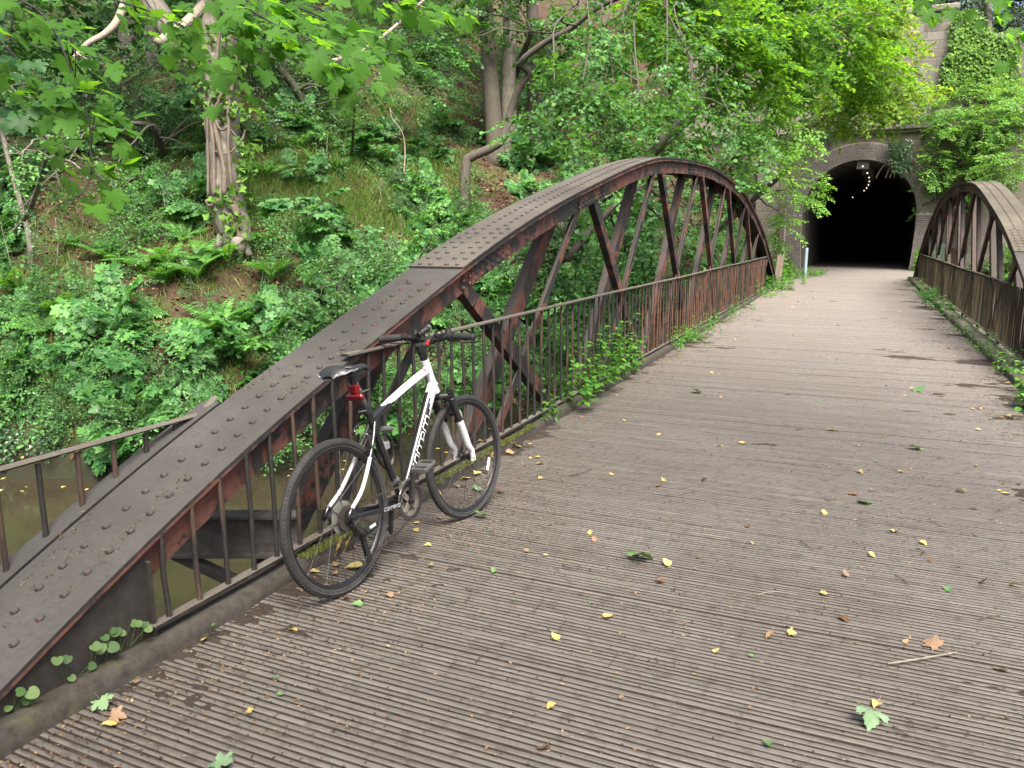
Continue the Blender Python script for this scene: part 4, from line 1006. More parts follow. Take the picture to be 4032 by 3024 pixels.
# leaf litter and grass
def scatter(n, f, dmin=.3, dmax=22):
    out = []
    while len(out) < n:
        x = rng.uniform(-34, 0, 4000); y = rng.uniform(6, 42, 4000); d = shore(x, y); ok = (d > dmin) & (d < dmax) & (np.abs(x) > 3); x, y, d = x[ok], y[ok], d[ok]
        k = rng.random(len(x)) < f(x, y, d); out += list(zip(x[k], y[k]))
    a = np.array(out[:n]); return np.column_stack([a, height(a[:, 0], a[:, 1])])
P = scatter(34000, lambda x, y, d: np.where(fbm(x * .5, y * .5, 5) < .52, 1.0, .3) * (1.1 - d / 30)); n = len(P); d = rng.normal(0, 1, (n, 3)); d[:, 2] *= .3
V, T = place(OVATE, P + (0, 0, .02), frames(d, np.column_stack([rng.normal(0, .4, (n, 2)), np.ones(n)])), rng.uniform(.06, .15, n))
tag(link('leaf_litter', mesh_from('leaf_litter', V, T, [M['litter']])), 'brown leaf litter covering the wooded bank', 'leaf litter', kind='stuff')
gz = [ground(u, v) for u, v in zip(rng.uniform(240, 470, 900), rng.uniform(100, 230, 900))]; gz = np.array([g for g in gz if g is not None])
gx = [ground(u, v) for u, v in zip(rng.uniform(0, 420, 420), rng.uniform(150, 430, 420))]; gz = np.concatenate([gz, np.array([g for g in gx if g is not None])])
gz = np.repeat(gz, 26, 0) + rng.normal(0, .16, (len(gz) * 26, 3)) * (1, 1, 0); gz[:, 2] = height(gz[:, 0], gz[:, 1]); n = len(gz)
d = rng.normal(0, .45, (n, 3)); d[:, 2] = 1.0; fr = frames(d, rng.normal(0, 1, (n, 3))); sz = rng.uniform(.16, .42, n)
V, T = place((BLADE[0] * (.045, 1, 2.2), BLADE[1]), gz, fr, sz)
tag(link('grass', mesh_from('grass', V, T, [M['grass']])), 'long wild grass on the open part of the bank', 'grass', kind='stuff')
# yellow leaves lying at the water's edge
pts = scatter(260, lambda x, y, d: (d < .9) * 1.0, -1.0, .8); pts[:, 2] = np.maximum(height(pts[:, 0], pts[:, 1]), WATER) + .012; n = len(pts)
V, T = place(OVATE, pts, frames(rng.normal(0, 1, (n, 3)) * (1, 1, .1), np.tile((0, 0, 1.), (n, 1))), rng.uniform(.08, .14, n))
tag(link('floating_leaves', mesh_from('floating_leaves', V, T, [M['fall_yellow']])), 'yellow leaves drifting along the edge of the river', 'leaves', kind='stuff')

# ------------------------------------------------------------------ ivy and plants on the masonry
def wall_ivy(label, poly, Y, n, mat, sz, name='wall_ivy'):
    poly = [at_y(u, v, Y) for u, v in poly]; xs = [p[0] for p in poly]; zs = [p[2] for p in poly]; P = []
    def inside(x, z):
        c = False
        for i in range(len(poly)):
            a, b = poly[i], poly[i - 1]
            if (a[2] > z) != (b[2] > z) and x < (b[0] - a[0]) * (z - a[2]) / (b[2] - a[2]) + a[0]: c = not c
        return c
    while len(P) < n:
        x, z = rng.uniform(min(xs), max(xs)), rng.uniform(min(zs), max(zs))
        if inside(x + rng.normal(0, .12), z + rng.normal(0, .12)):
            dp = .12 + .22 * vnoise(np.array([x * 1.6]), np.array([z * 1.6]), 8)[0]; P.append((x, Y - rng.random() * dp, z))
    P = np.array(P); d = np.column_stack([rng.normal(0, .5, n), rng.normal(-.25, .2, n), np.full(n, -.8)])
    root = empty(name, poly[0]); tag(root, label, 'ivy')
    V, T = place(IVY, P, frames(d, np.column_stack([rng.normal(0, .35, n), np.full(n, -1.0), rng.normal(.5, .3, n)])), rng.uniform(.6, 1.25, n) * sz); link('leaves', mesh_from('leaves', V - np.asarray(poly[0]), T, [M[mat]]), root)
    mb = MB(); c = np.mean(poly, 0)
    for k in range(6):
        q = P[rng.integers(n)]; limb(mb, (c[0] + rng.normal(0, .4), Y - .02, min(zs)), (q[0], Y - .03, q[2]), .03, .01, .15)
    mb.build('stem', M['vine'], root, smooth=True, rel=poly[0])
wall_ivy('thick bright ivy hanging over the step of the parapet wall', [(958, 12), (975, 14), (984, 30), (1000, 36), (1012, 38), (1018, 52), (1016, 78), (1024, 96), (1012, 112), (996, 98), (975, 92), (950, 88), (940, 75), (950, 52)], 41.55, 5200, 'ivy_lit', .13)
wall_ivy('dark ivy trailing down over the brick ring right of the crown', [(888, 140), (912, 140), (912, 165), (905, 178), (897, 172), (890, 160)], 39.36, 420, 'ivy', .10)
wall_ivy('ivy climbing at the foot of the right hand side of the tunnel mouth', [(915, 250), (926, 246), (926, 276), (914, 279)], 38.9, 420, 'ivy_lit', .12)
def ledge():
    n = 240; P = np.column_stack([rng.uniform(-6.5, 5.5, n), rng.uniform(38.5, 40.3, n), np.full(n, 6.24)]); d = np.column_stack([rng.normal(0, .5, n), rng.uniform(-1, .2, n), rng.uniform(-.5, .9, n)])
    V, T, m = foliage('bramble', P, d, rng.uniform(.7, 1.5, n)); o = link('ledge_plants', mesh_from('ledge_plants', V, T, [M['bramble'], M['twig']], m)); tag(o, 'weeds growing in a row along the ledge above the arch', 'weeds', kind='stuff')
ledge()

# ------------------------------------------------------------------ sycamore twigs hanging in from above
def hanging(label, curve, depth, leaves, size, r=.006, mat='syc', group='sycamore twigs hanging in from above'):
    """curve, leaves in image directions at a given depth; leaves (u, v, angle in degrees: 0 right, 90 down, scale)"""
    P = smoothpath([at(u, v, depth + dd) for u, v, dd in curve], 5); size = size * .88; root = empty('hanging_twig', P[0]); tag(root, label, 'twig', None); rel = P[0]
    mb = MB(); mb.tube(P, list(np.linspace(r, r * .35, len(P))), 6)
    pos = []; dr = []; sz = []
    for (u, v, ang, s) in leaves:
        dd = rng.normal(0, .18); p = at(u, v, depth + dd); a = R(ang); d = _rt * math.cos(a) - _up * math.sin(a) + _fw * rng.normal(-.1, .35)
        j = min(range(len(P)), key=lambda i: np.linalg.norm(P[i] - p)); mid_ = (P[j] + p) / 2 + np.array([0, 0, .02])
        mb.tube([P[j], mid_, p], [.0022, .0016, .0013], 4); pos.append(p); dr.append(d); sz.append(size * s)
    mb.build('twig', M['twig_dark'], root, smooth=True, rel=rel)
    pos = np.array(pos); dr = np.array(dr); n = len(pos); up = np.tile((0, 0, 1.0), (n, 1)) - _fw * .22 + rng.normal(0, .28, (n, 3))
    for k in range(n):
        if k < 100:
            V, T = place(SYC_HI, pos[k:k+1], frames(dr[k:k+1], up[k:k+1]), sz[k]); link('leaf', mesh_from('leaf', V - rel, T, [M[mat]]), root)
    return root
def along(curve, n, spread, ang, da=35, s=(.7, 1.15)):
    c = smoothpath([np.array((u, v, 0.0)) for u, v, _ in curve], 8); out = []
    for _ in range(int(n * 1.9)):
        q = c[rng.integers(1, len(c))]; out.append((q[0] + rng.normal(0, spread), q[1] + abs(rng.normal(0, spread * .8)), ang + rng.normal(0, da), rng.uniform(*s)))
    return out
c1 = [(10, -6, 0), (45, 17, 0), (66, 57, 0), (88, 118, 0), (91, 168, 0), (85, 190, 0), (72, 200, 0)]
hanging('long thin dark sycamore twig curving down at the left with few leaves', c1, 3.6, along(c1[:5], 20, 20, 45) + [(52, 118, 120, 1.1), (66, 118, 60, 1.2), (96, 168, 20, 1.1), (120, 162, 25, 1.2), (118, 165, 160, .9), (100, 182, 70, 1.2), (85, 196, 80, 1.1), (92, 205, 40, 1.3), (110, 190, 60, 1.1)], .105)
c2 = [(62, -6, 0), (72, 40, .1), (84, 80, .1), (100, 108, .2), (112, 118, .2)]
hanging('thin dark sycamore twig, second from the left, with hanging leaves', c2, 3.8, along(c2, 22, 16, 40), .105)
c3 = [(100, -4, 0), (140, 8, .1), (170, 20, .2), (185, 28, .2)]
hanging('short sycamore twig with pale leaves in front of the forked tree', c3, 4.2, along(c3, 10, 14, 30), .10)
c4 = [(225, -6, 0), (236, 18, 0), (244, 48, .1), (254, 80, .1)]
hanging('sycamore twig hanging in the middle of the top left with winged seeds', c4, 4.0, along(c4, 16, 18, 40) + [(240, 95, 30, 1.1), (252, 110, 20, 1.1), (268, 98, 30, 1.0)], .11)
c5 = [(228, -6, 0), (270, 22, 0), (310, 40, .1), (345, 62, .2)]
hanging('leafy sycamore twig reaching right from top left, brightest leaves', c5, 3.9, along(c5, 46, 20, 35), .115)
c6 = [(240, -8, .2), (290, 5, .3), (330, 22, .3), (352, 45, .3)]
hanging('second leafy sycamore twig above the brightest one', c6, 4.3, along(c6, 34, 16, 30) + [(345, 68, 75, 1.3), (350, 50, 60, 1.2)], .12)
c7 = [(330, -10, .2), (380, -2, .2), (430, 8, .3), (455, 14, .3)]
hanging('sycamore twig along the top edge left of the trunk pair', c7, 4.6, along(c7, 22, 10, 40, 25), .11)
c8 = [(20, -10, .6), (10, 40, .7), (22, 80, .8), (14, 110, .8)]
hanging('shaded sycamore twig at the very left edge', c8, 4.4, along(c8, 16, 22, 60), .10, mat='syc_dark')
c9 = [(905, -10, 1), (925, 0, 1), (940, 8, 1)]
hanging('few bright sycamore leaves hanging at the top edge above the parapet', c9, 7.0, along(c9, 7, 8, 60), .14)
c10 = [(985, -12, 1), (1000, 10, 1), (1015, 30, 1)]
hanging('sycamore leaves hanging at the top right corner in front of the wall', c10, 7.0, along(c10, 9, 9, 60) + [(1010, 58, 90, 1), (1016, 48, 70, 1), (1003, 62, 110, .9)], .14)
c11 = [(-10, 30, .3), (20, 62, .3), (40, 92, .4), (52, 120, .4)]
hanging('leafy sycamore twig low at the left edge below the first twigs', c11, 4.6, along(c11, 20, 22, 45), .105)
c12 = [(140, -8, .5), (160, 20, .5), (190, 48, .6), (206, 66, .6)]
hanging('leafy sycamore twig hanging across the fork of the pale tree', c12, 4.8, along(c12, 18, 18, 40), .10)
c13 = [(270, -10, .8), (320, 10, .8), (372, 30, .9), (400, 50, 1.0)]
hanging('farther sycamore twig hanging above the open slope', c13, 5.4, along(c13, 26, 16, 40), .11)
# pale dead boughs crossing the slope
def deadbough(label, pts, d, r0, r1):
    P = smoothpath([at(u, v, d + dd) for u, v, dd in pts], 4); mb = MB(); mb.tube(P, list(np.linspace(r0, r1, len(P))), 7)
    for k in range(3, len(P), 3): mb.tube([P[k], P[k] + rng.normal(0, .12, 3) + (0, 0, -.1)], [r1 * .7, r1 * .3], 5)
    tag(mb.build('dead_bough', M['dead'], None, smooth=True), label, 'branch')
deadbough('pale dead bough slanting across the slope right of the forked tree', [(306, 70, 0), (330, 62, 0), (357, 54, .2), (378, 40, .4), (405, 18, .6), (430, -6, .8)], 10, .035, .02)
deadbough('thin twiggy dead stem standing on the grassy slope', [(404, 175, 0), (405, 150, 0), (402, 132, -.1), (392, 118, -.2), (390, 108, -.2)], 15.5, .014, .006)

# ------------------------------------------------------------------ weeds along the kerbs
def weed(x, y, h, n, label, name='nettle', mat='weed', cat='nettle', lsz=.075, z=.06, spread=.05):
    root = empty(name, (x, y, z)); tag(root, label, cat, 'weeds growing along the kerbs'); a = Acc(); s = Acc()
    for i in range(n):
        az = rng.uniform(0, 6.28); ln = h * rng.uniform(.55, 1.0); b = np.array([rng.normal(0, spread), rng.normal(0, spread * 1.8), 0]); top = b + np.array([math.cos(az) * ln * .3, math.sin(az) * ln * .35, ln])
        P = np.array([b, b * .6 + top * .4 + rng.normal(0, .015, 3), top]); P = np.array(smoothpath(P, 4)); s.add(*rtube(P, list(np.linspace(.0035, .0014, len(P))), 4), 0)
        k = 0
        for j in range(2, len(P)):
            for _ in range(2 if ln > .2 else 1):
                q = az + k * 1.57 + rng.normal(0, .3); k += 1; f = 1 - .45 * j / len(P)
                d = np.array([[math.cos(q), math.sin(q), rng.normal(-.15, .25)]]); V, T = place(OVATE if name != 'young_sycamore' else SYC, P[j:j+1] + d * .015, frames(d, np.array([[rng.normal(0, .25), rng.normal(0, .25), 1.0]])), lsz * f * rng.uniform(.8, 1.25)); a.add(V, T, 0)
    link('stem', s.mesh('stem', [M['weed']]), root); link('leaves', a.mesh('leaves', [M[mat]]), root)
def wk(u, v, zz=.08): return at_z(u, v, zz) if zz == 0 else at_x(u, v, KL + .03 if u < 850 else KR + .03)
for u, v, h, n, l in ((592, 372, .55, 9, 'tallest nettle clump on the kerb in front of the left railing'), (606, 366, .42, 8, 'nettle leaning out over the boards right of the tallest nettle clump'), (622, 362, .34, 8, 'nettle with drooping leaves in the middle of the left kerb'), (578, 385, .28, 6, 'short nettle at the near foot of the tallest nettle clump'), (640, 350, .25, 7, 'low nettle just beyond the drooping one by the left kerb')):
    p = wk(u, v); weed(p[0], p[1], h * 1.5, max(5, n), l, lsz=.085, spread=.09)
p = wk(556, 415); weed(KL + .01, p[1], .17, 7, 'small feathery weed at the kerb between bicycle and nettles', 'small_weed', 'weed', 'weed', .04)
for u, v in ((674, 338), (684, 333), (692, 328), (700, 324), (710, 319), (718, 314), (726, 309), (734, 305), (742, 300), (688, 338), (700, 333)):
    p = wk(u, v); weed(p[0] + rng.uniform(-.03, .1), p[1], rng.uniform(.14, .34), 7, 'bright low weed in the strip along the far left kerb', 'small_weed', 'weed', 'weed', .055, spread=.14)
for u, v, h in ((740, 292, .6), (746, 298, .5), (770, 290, .5), (776, 284, .55), (782, 280, .6), (790, 277, .5), (797, 276, .45), (786, 284, .3), (776, 290, .3), (766, 296, .25), (812, 276, .3), (820, 274, .2)):
    p = wk(u, v, 0); weed(p[0], p[1], h, 14, 'leafy weed on the verge between truss end and tunnel mouth', 'verge_weed', 'weed', 'weed', .10, z=0, spread=.22)
p = wk(1010, 372); weed(KR + .06, 8.2, .42, 7, 'young sycamore with big leaves leaning over the right kerb at the frame edge', 'young_sycamore', 'weed', 'seedling', .13, spread=.10)
weed(KR + .02, 7.5, .25, 6, 'low leafy weed on the right kerb below the young sycamore', 'nettle', 'weed', 'weed', .08, spread=.12)
weed(KR + .06, 9.0, .35, 7, 'leafy weed on the right kerb just beyond the young sycamore', 'nettle', 'weed', 'weed', .1, spread=.12)
for y in (10.2, 11.3, 12.1, 13.6, 14.4, 16.2, 17.5, 21.5, 23.2, 25.0):
    weed(KR - rng.uniform(-.04, .12), y + rng.normal(0, .15), rng.uniform(.10, .3), 7, 'small leafy weed in the litter along the right kerb', 'small_weed', 'weed', 'weed', .06, spread=.14)
for u, v, h in ((940, 298, .42), (934, 291, .35), (945, 302, .25), (930, 288, .3)):
    p = wk(u, v); weed(max(p[0], KR), p[1], h, 9, 'bushy weed growing on the far part of the right kerb', 'bushy_weed', 'bramble', 'weed', .09, spread=.15)
# round-leaved plants in the trough behind the near kerb
for k, (u, v) in enumerate(((62, 655), (78, 668), (88, 640), (104, 646), (118, 630), (128, 624), (139, 622), (10, 690), (14, 702))):
    p = at(u, v, 2.0); q = at_x(u, v, -2.345); root = empty('round_leaved_plant', (q[0], q[1], .07))
    tag(root, 'small round leaved plant growing in the dirt under the near end of the truss', 'plant', 'round leaved plants under the truss end')
    a = Acc(); s = Acc(); nl = 3 if k in (2, 3, 4, 5) else 2
    for i in range(nl):
        top = np.array([rng.normal(.012, .012), rng.normal(0, .03), max(.02, q[2] - .07) * rng.uniform(.7, 1.15)]); s.add(*rtube(np.array([(0, 0, 0), top * .6, top]), [.0012] * 3, 4), 0)
        d = np.array([[rng.uniform(.2, .9), rng.normal(0, .7), -.3]]); V, T = place(fanleaf([(0, .1), (.22, -.03), (.46, .12), (.52, .42), (.40, .75), (.2, .93), (0, .98)], (0, .3), .06, .1), top[None], frames(d, np.array([[.75, -.35, .7]])), rng.uniform(.024, .042)); a.add(V, T, 0)
    link('stem', s.mesh('stem', [M['round_leaf']]), root); link('leaf', a.mesh('leaf', [M['round_leaf']]), root)

# ------------------------------------------------------------------ fallen leaves, twigs and crumbs on the boards
BIRCH = fanleaf([(0, 0), (.20, .02), (.38, .20), (.33, .42), (.24, .62), (.12, .84), (0, 1.0)], (0, .35), .18, -.10)
def fallen_leaf(x, y, tpl, size, mat, label, az=None, z=.004, cat='fallen leaf', name='fallen_leaf', tilt=.25, curl=None, group='leaves fallen on the bridge boards'):
    az = rng.uniform(0, 6.28) if az is None else az; root = bpy.data.objects.new(name, None)
    V, T = tpl; V = V.copy(); c = rng.normal(0, .35) if curl is None else curl; V[:, 2] += c * (V[:, 1] - .5) ** 2 + rng.normal(0, .2) * V[:, 0] * V[:, 1] + rng.normal(0, .03, len(V))
    n0 = len(V); st = np.array([(0, .04, 0.0), (.012, -.25, .04), (.05, -.5, .10)]); SV, ST = rtube(st, [.014, .012, .010], 3)
    V = np.concatenate([V, SV]); T = np.concatenate([T, ST + n0])
    V = (V - (0, .4, 0)) * size * .85
    me = mesh_from(name, V, T, [mat]); o = link(name, me, None, (x, y, z + .006)); o.rotation_euler = (rng.normal(0, tilt), rng.normal(0, tilt), az)
    zz = (np.array(o.matrix_basis.to_euler().to_matrix()) if False else np.array(o.rotation_euler.to_matrix())) @ V.T; o.location.z = z - float(zz[2].min()) * .8
    return tag(o, label, cat, group)
Z8 = lambda a, b: ((1800 + a * 1.039) / 3.9375, (1300 + b * 1.039) / 3.9375)
FL = [((690, 870), SYC_HI, .135, 'fall_green', 'large dark green sycamore leaf lying in the middle of the foreground boards'), ((1565, 1490), SYC_HI, .10, 'fall_pale', 'pale underside of a sycamore leaf, lower right of the boards'),
      ((372, 1165), BIRCH, .058, 'fall_yellow', 'yellow heart shaped leaf with long stalk left of the middle foreground'), ((570, 1085), BIRCH, .06, 'fall_yellow', 'crumpled yellow leaf just above the yellow heart shaped one'), ((355, 1432), BIRCH, .045, 'fall_yellow', 'narrow curled yellow leaf low in the foreground'),
      ((980, 1220), BIRCH, .035, 'fall_yellow', 'tiny yellow leaf in the middle of the foreground'), ((795, 890), BIRCH, .06, 'fall_yellow', 'yellow leaf close right of the large green sycamore leaf'), ((915, 865), BIRCH, .04, 'fall_yellow', 'small yellow leaf further right of the large green sycamore leaf'),
      ((1390, 693), BIRCH, .06, 'fall_yellow', 'yellow leaf in the centre right of the boards'), ((1660, 763), BIRCH, .075, 'fall_yellow', 'broad yellow leaf right of centre'), ((1390, 1000), BIRCH, .05, 'fall_yellow', 'yellow leaf near the right end of the curved straw'),
      ((1570, 855), BIRCH, .05, 'fall_yellow', 'yellow leaf below the broad yellow one'), ((1590, 1420), BIRCH, .055, 'fall_yellow', 'bright yellow leaf just above the pale sycamore leaf'), ((505, 770), BIRCH, .05, 'fall_yellow', 'yellow leaf right of the bicycle, upper of two'),
      ((520, 797), BIRCH, .05, 'fall_tan', 'tan leaf right of the bicycle, lower of two'), ((1910, 612), BIRCH, .07, 'fall_yellow', 'yellow leaf towards the right edge of the boards'), ((2080, 620), BIRCH, .06, 'fall_yellow', 'yellow leaf near the right kerb'), ((2110, 970), BIRCH, .06, 'fall_yellow', 'yellow leaf at the right frame edge'),
      ((1185, 1160), BIRCH, .055, 'fall_tan', 'tan brown round leaf in the lower middle'), ((1800, 1195), SYC, .085, 'fall_tan', 'brown leaf with a long stalk beside the pale stick'), ((1465, 1095), BIRCH, .065, 'fall_brown', 'curled dark brown leaf in the lower middle right'),
      ((770, 952), BIRCH, .055, 'fall_brown', 'rust brown leaf below the large green sycamore leaf'), ((330, 1588), BIRCH, .06, 'fall_brown', 'brown leaf at the bottom edge left of centre'), ((2065, 1290), BIRCH, .06, 'fall_tan', 'tan leaf in the right foreground'), ((2000, 960), BIRCH, .075, 'fall_brown', 'dark brown leaf with yellow flecks near the right edge'),
      ((908, 237), SYC_HI, .13, 'fall_pale', 'pale green sycamore leaf far out on the middle of the boards'), ((1545, 655), SYC, .10, 'fall_green', 'green sycamore leaf standing up right of centre'), ((1740, 450), SYC, .11, 'fall_pale', 'pale green sycamore leaf towards the right side'), ((1745, 230), SYC, .13, 'fall_green', 'green sycamore leaf far out towards the right side'),
      ((1080, 430), BIRCH, .085, 'fall_yellow', 'large golden yellow leaf in the middle distance'), ((995, 440), BIRCH, .06, 'fall_yellow', 'smaller golden leaf left of the large golden one'), ((765, 397), BIRCH, .06, 'fall_yellow', 'yellow leaf in the middle distance right of the front wheel'), ((1420, 380), BIRCH, .08, 'fall_yellow', 'pair-like yellow leaf in the middle distance right of centre'),
      ((780, 570), BIRCH, .06, 'fall_yellow', 'yellow leaf in mid bridge above the large green leaf'), ((1525, 538), BIRCH, .06, 'fall_yellow', 'pale yellow leaf in mid bridge, right of centre'), ((315, 508), BIRCH, .07, 'fall_yellow', 'yellow leaf right of the front wheel'), ((762, 593), BIRCH, .06, 'fall_brown', 'rust leaf in mid bridge left of centre'),
      ((935, 572), BIRCH, .06, 'fall_brown', 'brown curled leaf in mid bridge'), ((1500, 622), BIRCH, .07, 'fall_brown', 'orange brown leaf beside the standing green leaf'), ((1765, 808), BIRCH, .055, 'fall_yellow', 'yellow leaf below and right of the broad yellow one'), ((1860, 985), BIRCH, .05, 'fall_green', 'small green leaf in the right foreground'), ((1100, 745), BIRCH, .045, 'fall_brown', 'small brown leaf in the centre'), ((1470, 932), BIRCH, .05, 'fall_tan', 'small tan leaf right of the centre foreground')]
for (a, b), tpl, s, m, l in FL:
    p = at_z(*Z8(a, b), .004); fallen_leaf(p[0], p[1], tpl, s, M[m], l)
for (u, v), tpl, s, m, l in (((102, 705), SYC_HI, .07, 'fall_pale', 'pale green lobed leaf at the left kerb in the foreground'), ((117, 718), SYC, .06, 'fall_tan', 'brown torn leaf under the pale green lobed one by the kerb'), ((110, 724), BIRCH, .06, 'fall_yellow', 'yellow brown long leaf below the pale lobed one'),
                             ((250, 711), BIRCH, .045, 'fall_yellow', 'small yellow leaf near the bottom left'), ((222, 764), SYC_HI, .075, 'fall_pale', 'pale green leaf cut by the bottom edge'), ((276, 678), BIRCH, .03, 'fall_green', 'tiny green leaf on the lower left boards'), ((280, 694), BIRCH, .03, 'fall_green', 'tiny green curled leaf below the other tiny green one'),
                             ((98, 700), BIRCH, .04, 'fall_tan', 'tan leaf at the foot of the left kerb'), ((136, 681), BIRCH, .04, 'fall_tan', 'orange tan leaf on the kerb line left of the rear wheel'), ((205, 640), BIRCH, .05, 'fall_yellow', 'yellow stalked leaf by the kerb left of the rear wheel'), ((210, 634), SYC, .05, 'fall_green', 'small dark green leaf leaning on the kerb'),
                             ((333, 553), BIRCH, .10, 'fall_yellow', 'big yellow leaf standing against the kerb, seen through the rear wheel'), ((346, 549), BIRCH, .075, 'fall_yellow', 'thin yellow leaf standing beside the big one behind the rear wheel'), ((356, 567), BIRCH, .11, 'fall_yellow', 'big flat yellow leaf seen low through the rear wheel'), ((336, 564), BIRCH, .06, 'fall_tan', 'tan leaf below the big yellow ones behind the rear wheel'), ((314, 571), BIRCH, .06, 'fall_yellow', 'yellow leaf left behind the rear wheel'), ((335, 573), BIRCH, .05, 'fall_tan', 'orange leaf low behind the rear wheel'),
                             ((346, 598), BIRCH, .055, 'fall_brown', 'brown leaf in front of the rear tyre'), ((390, 595), BIRCH, .05, 'fall_tan', 'tan leaf right of the rear tyre'), ((358, 604), BIRCH, .055, 'fall_green', 'light green seed leaf in front of the rear tyre'), ((432, 495), BIRCH, .08, 'fall_yellow', 'yellow leaf behind the chainwheel'), ((464, 478), BIRCH, .08, 'fall_yellow', 'yellow leaf seen through the front wheel, left'), ((478, 474), BIRCH, .08, 'fall_yellow', 'yellow leaf seen through the front wheel, right'),
                             ((485, 459), BIRCH, .10, 'fall_tan', 'tan leaf standing on its stalk behind the front wheel'), ((515, 447), BIRCH, .10, 'fall_yellow', 'golden leaf at the kerb right of the front wheel'), ((509, 453), BIRCH, .09, 'fall_tan', 'tan leaf beside the golden one right of the front wheel'), ((478, 489), SYC, .08, 'fall_pale', 'pale green leaf seen through the front wheel'), ((481, 517), SYC, .08, 'fall_green', 'green leaf just right of the front tyre'), ((416, 530), BIRCH, .05, 'fall_yellow', 'yellow leaf below the chainwheel'), ((500, 492), BIRCH, .06, 'fall_brown', 'brown leaf right of the front tyre'), ((428, 545), BIRCH, .05, 'fall_yellow', 'yellow leaf on the boards below the front wheel')):
    p = at_z(u, v, .01)
    if p[0] < KL + .03: p[0] = KL + .03
    up_ = 'standing' in l or 'leaning' in l
    o = fallen_leaf(p[0], p[1], tpl, s, M[m], l, z=.008)
    if up_: o.rotation_euler = (R(62), 0, R(-60) + rng.normal(0, .3)); o.location.z = .02 + s * .38
KINDS = [('fall_yellow', 'small yellow leaf'), ('fall_brown', 'small brown leaf'), ('fall_tan', 'small tan leaf'), ('fall_green', 'small green leaf')]
nr = 0
while nr < 250:
    y = 2.2 + rng.random() ** 1.4 * 24; x = rng.uniform(KL + .05, KR - .03); e = math.exp(-(KR - x) / .28) + math.exp(-(x - KL) / .22)
    if rng.random() > .10 + e: continue
    k = rng.choice(4, p=(.52, .16, .22, .10)); zone = 'in the litter along the right kerb' if x > 1.15 else ('in the litter along the left kerb' if x < -1.8 else 'scattered over the middle of the boards')
    fallen_leaf(x, y, SYC if rng.random() < .12 else BIRCH, rng.uniform(.016, .042) * (1 + min(1.0, y / 25)), M[KINDS[k][0]], KINDS[k][1] + ' ' + zone, z=.006, tilt=.2, group=KINDS[k][1].replace('leaf', 'leaves') + ' ' + zone); nr += 1
def stick(pts, r, label, mat='twig', name='twig'):
    P = smoothpath([np.array((*at_z(u, v, .012)[:2], .010 + r + h)) for u, v, h in pts], 4); mb = MB(); mb.tube(P, [r * q for q in np.linspace(1, .6, len(P))], 6); tag(mb.build(name, M[mat], None, smooth=True), label, 'twig', 'twigs lying on the boards')
zz = lambda a, b, h=0: (*Z8(a, b), h)
stick([zz(1632, 1266), zz(1760, 1248, .002), zz(1898, 1222)], .0042, 'straight pale stick lying on the right foreground boards', 'dead', 'stick')
stick([zz(1135, 1003), zz(1200, 994, .004), zz(1290, 1001)], .0022, 'thin curved pale straw in the middle foreground', 'dead')
stick([zz(1300, 800), zz(1325, 815), zz(1352, 835)], .003, 'short dark twig right of centre'); stick([zz(1660, 930), zz(1690, 945), zz(1712, 968)], .003, 'dark forked twig in the right foreground')
stick([zz(1740, 825), zz(1760, 835), zz(1778, 850)], .003, 'short dark twig below the broad yellow leaf'); stick([zz(610, 1215), zz(597, 1240), zz(572, 1275)], .0022, 'thin twig in the lower left foreground'); stick([zz(415, 1095), zz(400, 1112), zz(385, 1140)], .0022, 'thin twig above the yellow heart shaped leaf')
stick([zz(290, 1060), zz(310, 1040), zz(328, 1012)], .0022, 'thin twig on the left foreground boards'); stick([zz(70, 1258), zz(85, 1240), zz(98, 1225)], .0025, 'short twig at the lower left'); stick([zz(400, 890), zz(430, 905), zz(470, 900)], .003, 'rough dark twig right of the rear wheel'); stick([zz(810, 985), zz(830, 975), zz(850, 978)], .003, 'dark twig below the rust brown leaf'); stick([zz(1980, 1095), zz(2020, 1085), zz(2060, 1082)], .0026, 'dark twig at the right edge'); stick([zz(1650, 1500), zz(1700, 1530), zz(1790, 1570)], .002, 'thin dark twig below the pale sycamore leaf'); stick([zz(1700, 1470), zz(1760, 1500), zz(1830, 1503)], .002, 'thin dark twig right of the pale sycamore leaf'); stick([zz(1390, 640), zz(1410, 645), zz(1435, 642)], .004, 'dark stub of twig in the centre'); stick([zz(425, 552), zz(460, 545), zz(510, 528)], .004, 'long dark twig right of the front wheel')
# crumbs
def crumbs(n, f, sz, mat, name, label):
    P = []
    while len(P) < n:
        x = rng.uniform(KL + .02, KR - .02, 3000); y = 1.0 + rng.random(3000) ** 1.5 * 15; e = np.exp(-(KR - x) / .4) + np.exp(-(x - KL) / .2) + .7 * np.exp(-((x + 1.8) ** 2 / .1 + (y - 3.2) ** 2 / 1.5))
        k = rng.random(3000) < (.12 + .9 * e) * f(x, y); P += list(zip(x[k], y[k]))
    P = np.array(P[:n]); P = np.column_stack([P, np.full(n, .003)]); d = rng.normal(0, 1, (n, 3)) * (1, 1, .25)
    tp = (np.array([(0, 0, 0), (.25, .4, .12), (0, 1, .05), (-.22, .5, .1), (.05, .45, .28)]), np.array([(0, 1, 4), (1, 2, 4), (2, 3, 4), (3, 0, 4)]))
    V, T = place((tp[0] * (1.2, 1, 1), tp[1]), P, frames(d, np.tile((0, 0, 1.), (n, 1))), rng.uniform(.4, 1.3, n) * sz * (1 + P[:, 1] / 20)); tag(link(name, mesh_from(name, V, T, [M[mat]])), label, 'debris', kind='stuff')
patch = lambda x, y: np.where(fbm(x * 2.2, y * 3.4, 3, 4) > .48, 1.0, .3)
